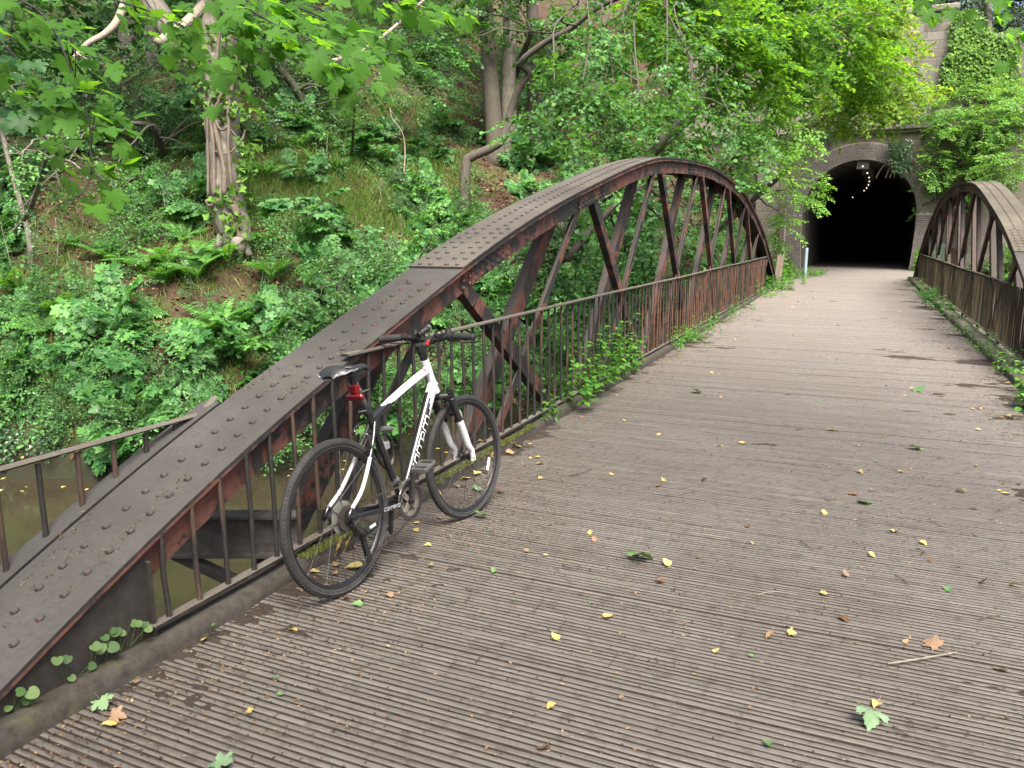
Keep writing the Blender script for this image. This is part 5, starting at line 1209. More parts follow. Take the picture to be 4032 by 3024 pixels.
crumbs(13000, patch, .010, 'dirt', 'crumbs', 'dark crumbs of dirt and bark strewn over the boards'); crumbs(5200, patch, .013, 'litter', 'leaf_crumbs', 'brown bits of dead leaf strewn over the boards'); crumbs(500, patch, .013, 'fall_tan', 'pale_flecks', 'pale flecks of dry leaf strewn over the boards')
# moss cushions on the kerb and crumbs on the truss plate
def moss(y0, y1, x0, x1, z, n, sz):
    P = np.column_stack([rng.uniform(x0, x1, n), rng.uniform(y0, y1, n), np.full(n, z)]); P = P[fbm(P[:, 1] * 4, P[:, 0] * 9, 31) > .45]; n = len(P); d = rng.normal(0, .6, (n, 3)); d[:, 2] = 1
    return place((BLADE[0] * (.25, 1, 1), BLADE[1]), P, frames(d, rng.normal(0, 1, (n, 3))), rng.uniform(.5, 1.2, n) * sz)
a = Acc()
for y0, y1, n in ((2.75, 3.2, 1800), (3.9, 5.6, 5200), (6, 9, 2500)): a.add(*moss(y0, y1, KL - .07, KL + .012, .068, n, .018), 0)
tag(link('kerb_moss', a.mesh('kerb_moss', [fallen('moss_tuft', (.075, .09, .02))])), 'green brown moss cushions along the left kerb', 'moss', kind='stuff')
P = []
while len(P) < 800:
    y = rng.uniform(1.0, 4.2); o = rng.choice([.115, .245, .36]) + rng.normal(0, .022)
    if fbm(np.array([y * 5]), np.array([o * 7]), 12)[0] > .55: P.append((XL - o, y + rng.normal(0, .015), zcL(y) + .003))
P = np.array(P); n = len(P); d = rng.normal(0, 1, (n, 3)); V, T = place((BLADE[0] * (.3, 1, 1), BLADE[1]), P, frames(d, rng.normal(0, 1, (n, 3))), rng.uniform(.008, .022, n))
tag(link('plate_debris', mesh_from('plate_debris', V, T, [fallen('dry_moss', (.085, .075, .04))])), 'dry moss crumbs lying round the rivets of the near truss plate', 'debris', kind='stuff')

# ------------------------------------------------------------------ bicycle (x forward, y left, z up; origin under the rear axle)
def bicycle():
    root = empty('bicycle', (-1.966, 2.665, -.002), (R(-6.8), 0, math.atan2(1.08, .07)))
    tag(root, 'black and white hybrid bicycle leaning against the rusty railing', 'bicycle')
    black = plain('gloss_black_paint', (.007, .007, .009), .22, 0, .5, .4); white = plain('white_paint', (.44, .455, .48), .3, 0, .5, .3)
    tyre_m, nt, b = new_mat('tyre_rubber'); v = coords(nt); nt.links.new(ramp(nt, noise(nt, v, 24, 5), ((.35, (.006, .006, .0065)), (.7, (.017, .0165, .016)))), b.inputs['Base Color']); b.inputs['Roughness'].default_value = .75
    rim_m = plain('rim_black', (.012, .012, .014), .35, .3, .5); brake_m = plain('machined_rim_wall', (.16, .16, .17), .35, .85, var=.15); steel = plain('spoke_steel', (.07, .07, .075), .35, .9)
    dark = plain('black_plastic', (.009, .009, .0095), .45, 0, .5, var=.3); rubber = plain('grip_rubber', (.012, .012, .0125), .8, var=.3); silver = plain('worn_alloy', (.26, .255, .25), .35, .85, var=.25)
    chain_m = plain('dirty_chain', (.06, .052, .045), .55, .6, var=.5); grime = plain('grimy_ring', (.20, .18, .155), .5, .6, var=.5)
    red_m, nt, b = new_mat('red_lens'); b.inputs['Base Color'].default_value = (.12, .003, .005, 1); b.inputs['Roughness'].default_value = .12; b.inputs['Coat Weight'].default_value = .5
    grey = plain('grey_trim', (.13, .14, .15), .5); clear = plain('clear_disc', (.10, .10, .09), .25, 0, .6); refl = plain('white_reflector', (.6, .62, .62), .3); redpaint = plain('red_decal', (.5, .02, .02), .35); seatmat = plain('saddle_vinyl', (.017, .017, .019), .38, 0, .5, var=.2)
    RW = .345; WB = 1.075
    ax_top = Vector((.800, 0, .930)); ax_bot = Vector((.868, 0, .745)); sax = (ax_top - ax_bot).normalized()
    steer = Matrix.Translation(ax_bot) @ Matrix.Rotation(R(-5.0), 4, sax) @ Matrix.Translation(-ax_bot)
    def C(mb, *a, **k): return mb.build(*a, **k)
    # ---- wheels
    def wheel(c, front):
        xf = steer if front else None
        ctr = Vector(c); 
        tr = []; n = 14
        for j in range(n):
            a = 2 * math.pi * j / n; tr.append((RW - .0185 + .0185 * math.cos(a), .0185 * math.sin(a)))
        mb = MB(); mb.lathe(tr, 96, c=c, closed=True)
        for k in range(110):                                # tread blocks
            a = 2 * math.pi * k / 110
            for sg in (-1, 1):
                M_ = Matrix.Rotation(-a, 3, 'Y'); p = ctr + M_ @ Vector((RW - .0052, sg * .0092, 0)); mb.box(p, (.005, .009, .0085), 0, M_ @ Matrix.Rotation(R(24) * sg, 3, 'X'))
        w = C(mb, 'wheel', tyre_m, root, smooth=True, xf=xf, auto=45)
        if True:
            w.name = 'wheel'
        def part(mb, nm, m, sm=True, **k): return mb.build(nm, m, w, smooth=sm, xf=xf, auto=40, **k)
        mb = MB(); mb.lathe([(RW - .0415, -.0105), (RW - .036, -.0118), (RW - .036, .0118), (RW - .0415, .0105), (RW - .052, .006), (RW - .056, 0), (RW - .052, -.006)], 72, c=c, closed=True); part(mb, 'rim', rim_m)
        for sg in (-1, 1):
            mb = MB(); mb.lathe([(RW - .036, sg * .0121), (RW - .0265, sg * .0127), (RW - .0265, sg * .0105), (RW - .036, sg * .0105)], 72, c=c, closed=True); part(mb, 'brake_track', brake_m)
            mb = MB(); mb.lathe([(RW - .0225, sg * .0163), (RW - .0200, sg * .0178), (RW - .0190, sg * .0186), (RW - .0210, sg * .0172)], 72, c=c, closed=True); part(mb, 'reflective_band', grey)
        hw = .048 if front else .062; fl = .019 if front else .024
        mb = MB(); mb.lathe([(.004, -hw), (.008, -hw), (.009, -hw + .02), (fl, -hw + .022), (fl, -hw + .026), (.011, -hw + .034), (.011, hw - .034), (fl, hw - .026), (fl, hw - .022), (.009, hw - .02), (.008, hw), (.004, hw)], 18, c=c); part(mb, 'hub', dark)
        ns = 28
        for k in range(ns):
            sg = 1 if k % 2 else -1; a = 2 * math.pi * k / ns; ha = a + (.85 if (k // 2) % 2 else -.85)
            p = ctr + Vector((math.cos(ha) * fl * .85, sg * (hw - .024), math.sin(ha) * fl * .85)); q = ctr + Vector((math.cos(a) * (RW - .054), sg * .002, math.sin(a) * (RW - .054)))
            mb = MB(); mb.tube([p, q], .0011, 5); mb.tube([q + (p - q) * .045, q], .0022, 5); part(mb, 'spoke', steel)
        for a, s in ((R(-25), 1),) if front else ():
            M_ = Matrix.Rotation(-a, 3, 'Y'); mb = MB(); mb.box(ctr + M_ @ Vector((.22, -.012, 0)), (.016, .008, .075), 0, M_); part(mb, 'spoke_reflector', refl, False, bevel=.002)
        mb = MB(); a = R(250); M_ = Matrix.Rotation(-a, 3, 'Y'); mb.tube([ctr + M_ @ Vector((RW - .058, 0, 0)), ctr + M_ @ Vector((RW - .092, 0, 0))], .0026, 6); part(mb, 'valve', dark)
        return w
    wr = wheel((0, 0, RW), False); wf = wheel((WB, 0, RW), True)
    # ---- frame: black tubes with white panels
    BBp = Vector((.462, 0, .280)); ST = Vector((.292, 0, .765)); SC = Vector((.312, 0, .715)); 
    mats = [black, white, redpaint]
    def tb(mb, a, b, ra, rb, n=18, k=26, mf=None, sq=None, bend=0.0):
        P = [Vector(a).lerp(Vector(b), i / k) + Vector((0, 0, 4 * bend * (i / k) * (1 - i / k))) for i in range(k + 1)]
        mb.tube(P, [ra + (rb - ra) * i / k for i in range(k + 1)], n, mf=mf, sq=sq)
    mb = MB()
    tb(mb, BBp, ST, .0165, .0170)
    # top tube: white with a black underside, black at the rear
    def tt(i, j):
        a = 2 * math.pi * (j + .5) / 20; f = i / 40
        side = abs(math.cos(a)); upness = -math.sin(a)
        lim = .55 if f > .86 else (.12 - (f - .3) * .9 if f < .3 + 1e-6 else .15)
        if f > .9: return 1
        if .885 < f <= .9: return 2 if upness > .3 else 1
        if f < .16: return 0
        return 1 if upness > (.95 - (f - .16) * 7.5 if f < .32 else -.35) else 0
    P = [SC.lerp(Vector((.822, 0, .873)), i / 40) + Vector((0, 0, .008 * math.sin(math.pi * i / 40))) for i in range(41)]
    mb.tube(P, [.0175 + .004 * i / 40 for i in range(41)], 20, mf=tt, sq=(.95, 1.1))
    DA, DB = Vector((.856, 0, .800)), Vector((.478, 0, .292))
    def dt(i, j):
        a = 2 * math.pi * (j + .5) / 24; f = i / 44; up_ = -math.sin(a)      # f from the head down
        if f < .10: return 1
        if f < .30: return 1 if up_ < .9 - (f - .10) * 5.5 else 0
        if f < .80: return 1 if up_ < -.93 else 0
        return 0
    P = [DA.lerp(DB, i / 44) for i in range(45)]; mb.tube(P, [.0285 - .002 * i / 44 for i in range(45)], 24, mf=dt, sq=(.92, 1.1))
    P = [ax_top - sax * .01, ax_top - sax * .012, (ax_top + ax_bot) / 2, ax_bot + sax * .012, ax_bot]
    mb.tube([ax_top, ax_top - sax * .02, (ax_top + ax_bot) / 2, ax_bot + sax * .02, ax_bot], [.0235, .0225, .0215, .0225, .0235], 20, m=1)
    for sg in (-1, 1):
        y = sg * .066
        def ss(i, j): return 1 if 9 <= i <= 19 else 0
        mb.tube(smoothpath([(.318, sg * .014, .700), (.250, sg * .035, .600), (.12, sg * .058, .445), (.012, y, .372), (-.004, y, .345)], 7), .0092, 10, mf=ss)
        mb.tube(smoothpath([BBp + Vector((-.02, sg * .03, 0)), (.33, sg * .044, .285), (.16, sg * .056, .318), (.02, y, .340), (-.006, y, .345)], 5), [.0115] * 5 + [.0105] * 16, 10, sq=(.85, 1.15))
        mb.box((.0, y, .350), (.045, .007, .05), 0, Matrix.Rotation(R(20), 3, 'Y'))
    mb.tube([(.30, -.028, .655), (.30, .028, .655)], .007, 8)
    mb.lathe([(.0, -.036), (.021, -.036), (.0215, -.033), (.0215, .033), (.021, .036), (0, .036)], 20, c=tuple(BBp))
    fr = mb.build('frame', mats, root, smooth=True, auto=45)
    # writing on the right hand side of the down tube and the chainstay
    L_ = {'c': [[(1, 1), (.18, 1), (0, .82), (0, .18), (.18, 0), (1, 0)]], 'a': [[(1, 1), (.18, 1), (0, .82), (0, .18), (.18, 0), (.9, 0)], [(1, 1), (1, 0)]], 'r': [[(0, 0), (0, .82), (.18, 1), (.85, 1)]], 'e': [[(1, 0), (.18, 0), (0, .18), (0, .82), (.18, 1), (.82, 1), (1, .82), (1, .46), (.05, .46)]]}
    def lettering(word, fn, name, m, hw=.105, adv=1.42, tk=.15):
        mb = MB(); x0 = 0; tot = sum((adv if ch != 'r' else 1.02) for ch in word)
        for ch in word:
            for st in L_[ch]:
                for (xa, ya), (xb, yb) in zip(st[:-1], st[1:]):
                    d = Vector((xb - xa, yb - ya)).normalized() * tk / 2; nn = Vector((-d.y, d.x)); a = Vector((xa, ya)) - d; b_ = Vector((xb, yb)) + d
                    q = [a - nn, b_ - nn, b_ + nn, a + nn]; V = []
                    for s in range(5):
                        f = s / 4
                        for e0, e1 in ((q[0], q[1]), (q[3], q[2])):
                            p = e0 + (e1 - e0) * f; V.append(fn((x0 + p.x + (p.y - .5) * .28) / tot, p.y - .5))
                    mb.add(V, [(2*s, 2*s + 2, 2*s + 3, 2*s + 1) for s in range(4)])
            x0 += adv if ch != 'r' else 1.02
        return mb.build(name, m, fr)
    ddir = (DA - DB).normalized(); perp = Vector((-ddir.z, 0, ddir.x))
    def on_down(s, v):
        f = .20 + s * .50; c = DB + (DA - DB) * f; r = .0285 - .002 * (1 - f) ; a = v * .032 / r + .12
        return tuple(c + Vector((0, -1, 0)) * (r * 1.10 * math.cos(a) + .0009) + perp * (r * 1.05 * math.sin(a)))
    lettering('carrera', on_down, 'lettering', white)
    ca, cb = Vector((.24, -.0615, .3045)), Vector((.375, -.053, .288)); cd = (cb - ca); cp = Vector((cd.x, 0, cd.z)).normalized(); cpp = Vector((-cp.z, 0, cp.x))
    lettering('carrera', lambda s, v: tuple(ca + cd * s + cpp * (v * .013) + Vector((0, -.0052, 0))), 'lettering', white, tk=.2)
    # ---- fork with rubber gaiters
    mb = MB(); F = []
    cw = Vector((.880, 0, .722)); front_off = Vector((.028, 0, 0))
    mb.tube([ax_bot - sax * .002, ax_bot - sax * .022], [.022, .024], 16)
    ctop = ax_bot - sax * .028
    pts = [ctop + front_off * 1.3 + Vector((0, -.062, .004)), ctop + front_off * .7 + Vector((0, -.04, .002)), ctop, ctop + front_off * .7 + Vector((0, .04, .002)), ctop + front_off * 1.3 + Vector((0, .062, .004))]
    mb.tube(smoothpath(pts, 4), .019, 14); 
    for q in (pts[0], pts[-1]): mb.tube([q + sax * .022, q - sax * .03], [.0205, .0195], 14)
    fk = mb.build('fork', [black], root, smooth=True, xf=steer, auto=45)
    axle = Vector((WB, 0, RW))
    for sg in (-1, 1):
        top = ctop + front_off * 1.3 + Vector((0, sg * .062, -.01)); bot = axle + Vector((-.006, sg * .060, .0)); mid1 = top.lerp(bot, .38)
        k = 30; P = [top.lerp(mid1, i / k) for i in range(k + 1)]; mb = MB(); mb.tube(P, [.0215 if i % 3 == 1 else .0180 for i in range(k + 1)], 16); mb.build('fork_gaiter', dark, fk, smooth=True, xf=steer)
        mb = MB(); P = smoothpath([mid1 + sax * .004, mid1 - sax * .012, top.lerp(bot, .55), top.lerp(bot, .78) + Vector((-.004, 0, 0)), bot + Vector((-.012, 0, .045)), bot + Vector((-.004, 0, .008)), bot], 4)
        mb.tube(P, list(np.interp(np.linspace(0, 1, len(P)), (0, .1, .4, .75, .9, 1), (.0165, .0205, .0195, .0155, .0135, .011))), 14); mb.box(bot + Vector((0, 0, -.004)), (.034, .009, .026)); mb.box(bot + Vector((-.004, 0, .016)), (.030, .008, .018))
        mb.build('fork_leg', white, fk, smooth=True, xf=steer, auto=50)
    mb = MB(); mb.tube(smoothpath([mid1 * 1 + Vector((.022, -.125 + .0, .01)), mid1 + Vector((.03, -.1, .055)), mid1 + Vector((.03, -.06, .072)), mid1 + Vector((.03, -.025, .055)), mid1 + Vector((.022, 0, .01))], 4), .007, 8); mb.build('fork_arch', silver, fk, smooth=True, xf=steer)
    # ---- headset, stem, handlebar
    mb = MB(); 
    for s, r, h in ((.004, .0215, .008), (.016, .019, .012), (.030, .0195, .012)): mb.tube([ax_top + sax * (s - h / 2), ax_top + sax * (s + h / 2)], r, 16)
    mb.tube([ax_top, ax_top + sax * .085], .0155, 14); mb.build('headset', dark, root, smooth=True, xf=steer, auto=40)
    s0 = ax_top + sax * .062; s1 = Vector((.868, 0, 1.022)); mb = MB(); mb.tube([s0 - sax * .022, s0 + sax * .024], .0205, 16); mb.tube([s0, s0.lerp(s1, .5), s1], [.0175, .0165, .0185], 14); mb.tube([s1 + Vector((0, -.024, 0)), s1 + Vector((0, .024, 0))], .0215, 14)
    for sg in (-1, 1):
        for h in (-.012, .012): mb.tube([s0 + Vector((-.018, sg * .008, h)), s0 + Vector((-.026, sg * .008, h))], .004, 8)
        mb.tube([s1 + Vector((.012, sg * .016, .022)), s1 + Vector((.012, sg * .016, .030))], .005, 8)
    stem = mb.build('stem', dark, root, smooth=True, xf=steer, auto=40)
    mb = MB(); mb.box(s0.lerp(s1, .55) + Vector((-.004, -.0155, .008)), (.03, .004, .012), 0, Matrix.Rotation(R(-50), 3, 'Y')); mb.build('stem_badge', redpaint, stem, xf=steer)
    HB = lambda y, dx=0, dz=0: Vector((s1.x + dx, y, s1.z + dz))
    mb = MB(); path = [HB(-.31, -.050, .016), HB(-.20, -.022, .018), HB(-.12, -.004, .016), HB(-.06, .0, .003), HB(0), HB(.06, 0, .003), HB(.12, -.004, .016), HB(.20, -.022, .018), HB(.31, -.050, .016)]; q = smoothpath(path, 5); mb.tube(q, .0128, 12)
    hbar = mb.build('handlebar', dark, root, smooth=True, xf=steer)
    for sg in (-1, 1):
        a, b_ = HB(sg * .178, -.018, .018), HB(sg * .312, -.051, .016); mb = MB()
        P = [a.lerp(b_, i / 12) for i in range(13)]; mb.tube(P, [.0178 if i in (0,) else .0158 + .0028 * math.sin(math.pi * min(1, i / 9)) + (.0022 if i >= 11 else 0) for i in range(13)], 14, sq=(1.0, 1.08)); mb.build('grip', rubber, root, smooth=True, xf=steer, auto=60)
        mb = MB(); mb.tube([b_ + (b_ - a).normalized() * .0005, b_ + (b_ - a).normalized() * .004], [.0165, .0120], 14); mb.build('bar_end', dark, root, smooth=True, xf=steer)
        # brake lever with its clamp
        c0 = HB(sg * .150, -.012, .016); mb = MB(); mb.tube([c0 + Vector((0, -sg * .012, 0)), c0 + Vector((0, sg * .012, 0))], .0175, 12); mb.box(c0 + Vector((.028, sg * .004, -.014)), (.04, .03, .02), 0, Matrix.Rotation(R(25), 3, 'Y'))
        P = smoothpath([c0 + Vector((.045, sg * .012, -.024)), c0 + Vector((.052, sg * .05, -.034)), c0 + Vector((.042, sg * .10, -.034)), c0 + Vector((.028, sg * .148, -.030))], 4); mb.tube(P, [.0075] * 3 + [.0062] * (len(P) - 3), 8, sq=(1.4, .8)); mb.build('brake_lever', dark, root, smooth=True, xf=steer, auto=40)
        c1 = HB(sg * .108, -.002, .014); mb = MB(); mb.tube([c1 + Vector((0, -sg * .012, 0)), c1 + Vector((0, sg * .012, 0))], .018, 12)
        mb.tube([c1 + Vector((.016, 0, .012)), c1 + Vector((.016, 0, .040))], [.019, .015], 12); mb.tube([c1 + Vector((.022, sg * .012, -.024)), c1 + Vector((-.014, sg * .03, -.022))], [.011, .006], 8); mb.box(c1 + Vector((.01, -sg * .024, .008)), (.05, .05, .022)); mb.build('gear_shifter', dark, root, smooth=True, xf=steer, auto=40)
    l0 = HB(.060, .012, .036); mb = MB(); mb.tube([l0 + Vector((-.035, 0, -.006)), l0 + Vector((.0, 0, .006)), l0 + Vector((.040, 0, .020)), l0 + Vector((.052, 0, .024))], [.0125, .0145, .0165, .0165], 14); mb.tube([HB(.060, 0, -.012), HB(.060, .004, .03)], .010, 10)
    fl_ = mb.build('front_light', dark, root, smooth=True, xf=steer, auto=40); mb = MB(); mb.tube([l0 + Vector((.044, 0, .0215)), l0 + Vector((.060, 0, .027))], [.0172, .0160], 14); mb.box(l0 + Vector((.0, -.012, .016)), (.05, .006, .008), 0, Matrix.Rotation(R(-20), 3, 'Y')); mb.build('light_rim', silver, fl_, smooth=True, xf=steer, auto=40)
    b1 = HB(-.055, .004, .022); mb = MB(); mb.lathe([(0, .02), (.018, .02), (.024, .012), (.024, 0), (.0, 0)], 16, axis='z', c=tuple(b1)); mb.build('bell', dark, root, smooth=True, xf=steer, auto=40)
    # ---- cables
    def cable(pts, r=.0024, m=dark, xf=None): mb = MB(); mb.tube(smoothpath(pts, 6), r, 6); mb.build('cable', m, root, smooth=True, xf=xf)
    cable([HB(-.15, .04, -.012), HB(-.08, .09, -.01), HB(.0, .115, -.05), HB(.03, .11, -.14), HB(.02, .06, -.22), (.852, .02, .80), (.80, .025, .78)])
    cable([HB(-.11, .03, -.008), HB(-.05, .075, .0), HB(-.02, .10, -.06), HB(-.03, .10, -.16), HB(-.032, .05, -.26), HB(-.034, .02, -.30), (.82, -.03, .70)])
    cable([HB(.15, .04, -.012), HB(.07, .06, -.02), HB(.0, .05, -.05), HB(-.03, .02, -.10), (.84, -.025, .88), (.86, -.025, .82)])
    cable([HB(.11, .03, -.008), HB(.05, .085, -.01), HB(.0, .12, -.08), HB(-.035, .10, -.20), HB(-.03, .075, -.29), (.945, -.03, .70)])
    # ---- brakes
    def vbrake(top, off, xf, par):
        for sg in (-1, 1):
            mb = MB(); p = Vector(top) + Vector((0, sg * .034, -.105)) + Vector(off); q = Vector(top) + Vector((0, sg * .028, .005)) + Vector(off); mb.tube(smoothpath([p, p.lerp(q, .5) + Vector((0, sg * .006, 0)), q], 3), [.009] * 2 + [.007] * 5, 8)
            mb.box(p.lerp(q, .32) + Vector((0, -sg * .013, 0)), (.055, .010, .011)); mb.tube([p + Vector((-.01, 0, 0)), p + Vector((.014, 0, 0))], .011, 10); mb.build('brake_arm', black if sg > 0 else dark, root, smooth=True, xf=xf, auto=40)
        cable([Vector(top) + Vector(off) + Vector((0, .05, .03)), Vector(top) + Vector(off) + Vector((0, .035, .014)), Vector(top) + Vector(off) + Vector((0, -.028, .006))], .0032, silver, xf)
    vbrake((.262, 0, .655), (-.022, 0, .0), None, fr); vbrake((.955, 0, .665), (.026, 0, .01), steer, fk)
    cable([(.31, .0, .70), (.27, .01, .715), (.222, .02, .700), (.205, .035, .672), (.232, .045, .668)], .0026)
    # ---- saddle, post, rear light
    mb = MB(); sp0 = ST + (ST - BBp).normalized() * .0; sp1 = Vector((.220, 0, .925)); mb.tube([ST - (ST - BBp).normalized() * .01, sp1], .0142, 16); post = mb.build('seat_post', plain('dull_grey_post', (.16, .16, .165), .4, .6), root, smooth=True)
    mb = MB(); mb.tube([ST - (ST - BBp).normalized() * .016, ST + (ST - BBp).normalized() * .010], .0205, 16); mb.tube([ST + Vector((-.02, -.012, .0)), ST + Vector((-.045, .016, -.002))], [.006, .008], 8); mb.build('seat_clamp', dark, root, smooth=True, auto=40)
    mb = MB(); mb.tube([sp1 - Vector((-.004, 0, .035)), sp1 + Vector((-.004, 0, .022))], [.016, .021], 12); mb.box(sp1 + Vector((0, 0, .022)), (.062, .05, .022))
    for sg in (-1, 1): mb.tube(smoothpath([(.085, sg * .040, .945), (.13, sg * .028, .945), (.20, sg * .022, .940), (.26, sg * .021, .942), (.31, sg * .008, .962)], 4), .0036, 8)
    mb.build('saddle_rail', dark, root, smooth=True, auto=40)
    mb = MB(); N_ = 22; K_ = 18; b0 = 0
    for i in range(N_ + 1):
        f = i / N_; x = .055 + .275 * f
        w_ = np.interp(f, (0, .04, .14, .28, .42, .58, .8, .95, 1), (.030, .060, .082, .082, .060, .034, .023, .019, .010)); zt = np.interp(f, (0, .05, .2, .45, .7, .92, 1), (.962, .985, 1.000, .990, .984, .980, .966)); th = np.interp(f, (0, .1, .35, .6, 1), (.022, .046, .044, .034, .024))
        for j in range(K_):
            a = 2 * math.pi * j / K_; cyy = math.cos(a); s_ = math.sin(a); y = math.copysign(abs(cyy) ** .75, cyy) * w_
            z = zt - th / 2 + math.copysign(abs(s_) ** .8, s_) * th / 2 - (.010 * abs(cyy) ** 2 if s_ > 0 else 0) - (.006 * max(0, 1 - abs(y) / .014) if s_ > .3 and f < .75 else 0); mb.v.append((x, y, z))
    for i in range(N_):
        for j in range(K_): mb.face((i*K_ + j, i*K_ + (j+1) % K_, (i+1)*K_ + (j+1) % K_, (i+1)*K_ + j))
    mb.face(tuple(range(K_))); mb.face(tuple(N_ * K_ + j for j in range(K_ - 1, -1, -1))); sad = mb.build('saddle', seatmat, root, smooth=True)
    for sg in (-1, 1):
        mb = MB(); P = []
        for f in np.linspace(.02, .62, 14):
            w_ = np.interp(f, (0, .04, .14, .28, .42, .58, .8, .95, 1), (.030, .060, .082, .082, .060, .034, .023, .019, .010)); zt = np.interp(f, (0, .05, .2, .45, .7, .92, 1), (.962, .985, 1.000, .990, .984, .980, .966)); th = np.interp(f, (0, .1, .35, .6, 1), (.022, .046, .044, .034, .024)); P.append((.055 + .275 * f, sg * (w_ * 1.0), zt - th * .62))
        mb.tube(P, .0052, 6); mb.build('saddle_trim', grey, sad, smooth=True)
    mb = MB(); mb.box((.115, -.068, .9855), (.036, .012, .001), 0, Matrix.Rotation(R(-28), 3, 'X') @ Matrix.Rotation(R(8), 3, 'Y')); mb.build('saddle_mark', white, sad)
    lp = ST.lerp(sp1, .52); mb = MB(); mb.box(lp + Vector((-.036, -.004, .028)), (.034, .042, .040)); up_l = mb.build('rear_reflector', red_m, root, bevel=.005)
    mb = MB(); q = lp + Vector((-.034, -.004, -.010)); mb.tube(smoothpath([q + Vector((0, -.040, .003)), q + Vector((-.003, -.036, .001)), q, q + Vector((-.003, .036, 0)), q + Vector((0, .040, 0))], 3), [.004, .011, .0155, .0170, .0170, .0170, .0175, .0170, .0170, .0170, .0155, .011, .004], 14, sq=(.9, 1.15)); mb.build('rear_light', red_m, root, smooth=True)
    mb = MB(); mb.tube([lp + Vector((-.02, 0, .0)), lp + Vector((.012, 0, .004))], .019, 12); mb.tube([lp + Vector((.0, -.015, .006)), lp + Vector((.035, -.030, .014))], .004, 6); mb.build('light_bracket', dark, root, smooth=True, auto=40)
    # ---- cable lock coiled behind the seat tube
    lc = BBp.lerp(ST, .62) + Vector((.055, .03, .0)); mb = MB(); P = []
    for i in range(61): a = i / 60 * 2 * math.pi * 2.6; P.append(lc + Vector((math.cos(a) * (.055 + .003 * math.sin(i)), .012 * i / 60 - .02, math.sin(a) * .082 - .045)))
    mb.tube(P, .0058, 8); lk = mb.build('cable_lock', dark, root, smooth=True)
    mb = MB(); a, b_ = lc + Vector((-.03, -.03, .075)), lc + Vector((.045, -.03, .060)); mb.tube([a.lerp(b_, i / 10) for i in range(11)], [.0135 if i % 2 else .0115 for i in range(11)], 12); mb.build('lock_dial', silver, lk, smooth=True, auto=30)
    mb = MB(); mb.box(BBp.lerp(ST, .60) + Vector((.03, 0, 0)), (.04, .03, .035)); mb.build('lock_bracket', grey, lk, bevel=.004)
    # ---- drivetrain on the right
    mb = MB()
    for k, (r, y) in enumerate(((.058, -.066), (.053, -.0615), (.047, -.057), (.041, -.0525), (.035, -.048), (.030, -.0435))[::-1]):
        n = 60; V = []
        for j in range(n):
            a = 2 * math.pi * j / n; rr = r * (1.0 if j % 3 else .93)
            V += [(rr * math.cos(a), -.030 - .0045 * k, RW + rr * math.sin(a)), (rr * math.cos(a), -.0322 - .0045 * k, RW + rr * math.sin(a))]
        mb.add(V, [(2*j, 2*((j+1) % n), 2*((j+1) % n) + 1, 2*j + 1) for j in range(n)] + [tuple(2*j + 1 for j in range(n)), tuple(2*j for j in range(n - 1, -1, -1))])
    mb.build('cassette', chain_m, wr)
    mb = MB(); mb.lathe([(.030, -.026), (.072, -.0255), (.0735, -.027), (.072, -.0275), (.030, -.028)], 40, c=(0, 0, RW), closed=True); mb.build('spoke_guard', clear, wr, smooth=True, auto=40)
    bb = lambda x, y, z: BBp + Vector((x, y, z))
    mb = MB(); n = 88; V = []
    for j in range(n):
        a = 2 * math.pi * j / n; ro = .088 if j % 2 else .0845
        for rr, y in ((ro, -.046), (.066, -.046), (.066, -.049), (ro, -.049)): V.append(tuple(bb(rr * math.cos(a), y, rr * math.sin(a))))
    mb.add(V, [(4*j + q, 4*j + (q+1) % 4, 4*((j+1) % n) + (q+1) % 4, 4*((j+1) % n) + q) for j in range(n) for q in range(4)])
    for k in range(4):
        a = R(45 + 90 * k); mb.bar(bb(0, -.0475, 0), bb(.068 * math.cos(a), -.0475, .068 * math.sin(a)), .028, .005, (0, 1, 0))
    ch = mb.build('chainring', grime, root)
    mb = MB(); mb.lathe([(.074, -.0508), (.0955, -.0512), (.0975, -.053), (.0955, -.0555), (.085, -.0552), (.074, -.0535)], 64, c=tuple(BBp), closed=True); mb.build('chain_guard', plain('gloss_guard', (.014, .014, .015), .12, 0, .5, .6), ch, smooth=True, auto=40)
    mb = MB(); mb.lathe([(.052, -.040), (.070, -.040), (.070, -.043), (.052, -.043)], 48, c=tuple(BBp), closed=True); mb.build('middle_ring', grime, ch)
    for k in range(4):
        a = R(45 + 90 * k); mb = MB(); mb.lathe([(0, -.056), (.006, -.056), (.006, -.045)], 10, c=tuple(bb(.06 * math.cos(a), 0, .06 * math.sin(a)))); mb.build('ring_bolt', silver, ch, smooth=True, auto=40)
    for sg, dirn in ((-1, 1), (1, -1)):
        ca_ = R(83); e = bb(math.cos(ca_) * .170 * dirn, sg * .078, math.sin(ca_) * .170 * dirn); s_ = bb(0, sg * .060, 0); mb = MB(); mb.tube([s_ + Vector((0, sg * .004, 0)), s_.lerp(e, .1), s_.lerp(e, .5), s_.lerp(e, .93), e], [.016, .016, .012, .0115, .009], 10, sq=(.65, 1.15)); mb.tube([bb(0, sg * .035, 0), bb(0, sg * .066, 0)], [.014, .017], 12); mb.build('crank', dark, root, smooth=True, auto=50)
        pc = e + Vector((0, sg * .060, 0)); mb = MB(); mb.tube([e, e + Vector((0, sg * .095, 0))], [.007, .009], 10); pm = Matrix.Rotation(R(-14), 3, 'Y')
        for dx in (-.042, .042): mb.box(pc + pm @ Vector((dx, 0, 0)), (.010, .088, .018), 0, pm); [mb.box(pc + pm @ Vector((dx, t, .0)), (.007, .006, .026), 0, pm) for t in (-.036, -.018, 0, .018, .036)]
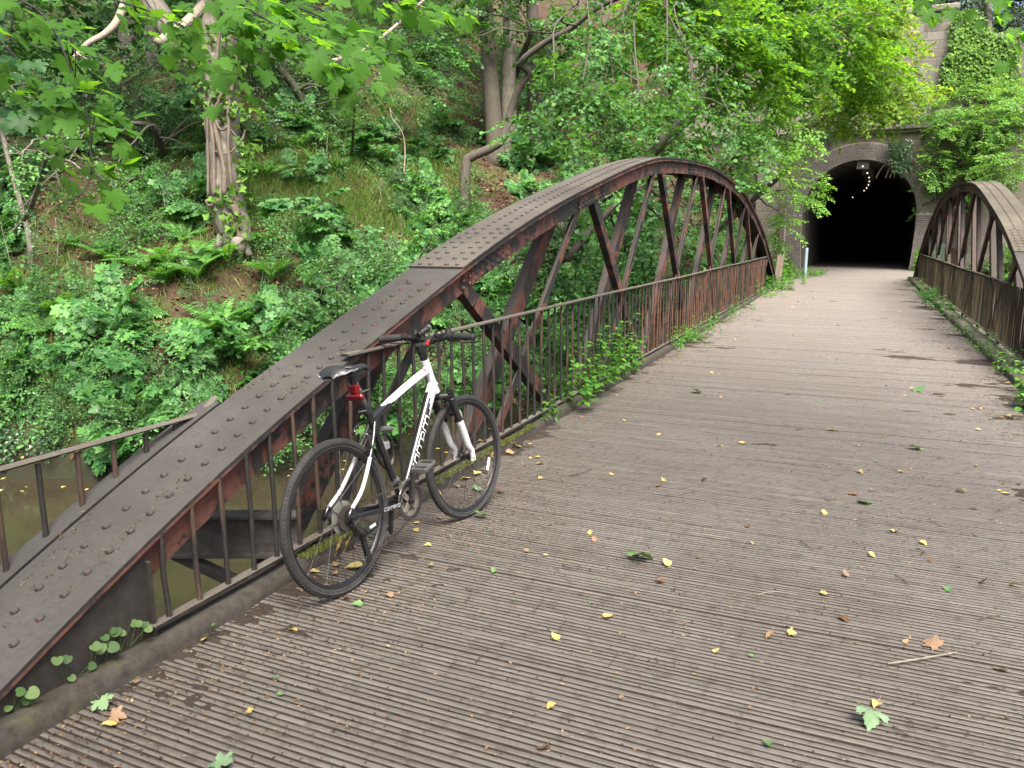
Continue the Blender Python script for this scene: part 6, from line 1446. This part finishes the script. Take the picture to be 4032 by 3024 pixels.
        for dy in (-.040, .040): mb.box(pc + pm @ Vector((0, dy, 0)), (.086, .008, .015), 0, pm)
        mb.box(pc + pm @ Vector((0, 0, 0)), (.03, .08, .018), 0, pm); pd = mb.build('pedal', silver, root, bevel=.0015)
    # chain: top run, bottom run through the derailleur
    J1 = Vector((.052, -.068, .245)); J2 = Vector((.085, -.068, .165))
    def link_run(a, b_, nm='chain', sag=.0):
        mb = MB(); n = max(2, int((b_ - a).length / .0127))
        for k in range(n):
            p = a.lerp(b_, (k + .5) / n) + Vector((0, 0, -sag * 4 * (k + .5) / n * (1 - (k + .5) / n))); d = (b_ - a).normalized(); w2 = .0072 if k % 2 else .0046
            mb.bar(p - d * .0072, p + d * .0072, w2, .0082)
        mb.build('chain', chain_m, root)
    link_run(Vector((.012, -.048, RW + .043)), bb(.0, -.048, .086)); link_run(Vector((.085, -.060, .130)), bb(-.015, -.050, -.086), sag=.012); 
    mb = MB(); mb.box((.012, -.076, .292), (.030, .012, .060), 0, Matrix.Rotation(R(-18), 3, 'Y')); mb.tube(smoothpath([(.006, -.078, .335), (.020, -.090, .285), (.045, -.092, .262), (.075, -.088, .262)], 3), [.013] * 4 + [.016] * 3 + [.013] * 3, 10); mb.tube([(.050, -.098, .268), (.112, -.094, .272)], [.017, .010], 10, sq=(1, .7))
    for x in (-.004, .004): mb.bar((.055, -.072 + x * 1.6, .250), (.080, -.072 + x * 1.6, .125), .003, .024, (1, 0, 0))
    der = mb.build('rear_derailleur', dark, root, smooth=True, auto=40)
    for p in ((.052, 0, .245), (.082, 0, .130)): mb = MB(); mb.lathe([(.0, -.078), (.006, -.078), (.021, -.075), (.0225, -.072), (.021, -.069), (.006, -.066), (0, -.066)], 18, c=p); mb.build('jockey_wheel', dark, der, smooth=True, auto=40)
    mb = MB(); mb.box((.095, -.107, .279), (.044, .004, .014), 0, Matrix.Rotation(R(-6), 3, 'Y')); mb.build('badge', white, der, bevel=.002)
    cable([(.20, -.066, .305), (.12, -.085, .318), (.04, -.10, .342), (-.010, -.098, .318), (-.006, -.090, .285), (.02, -.088, .268)], .0027)
    mb = MB(); a = BBp.lerp(ST, .22); mb.tube([a - Vector((.018, 0, 0)), a + Vector((.018, 0, 0))], .02, 10); mb.bar(a + Vector((-.005, -.052, -.02)), a + Vector((-.04, -.052, -.03)), .004, .03); mb.bar(a + Vector((.0, -.04, -.01)), a + Vector((.03, -.050, -.025)), .004, .02); mb.tube(smoothpath([bb(-.048, -.051, .085), bb(-.02, -.051, .102), bb(.02, -.051, .103)], 4), .006, 8, sq=(.5, 1.4)); mb.build('front_derailleur', silver, root, smooth=True, auto=40)
    return root
bicycle()
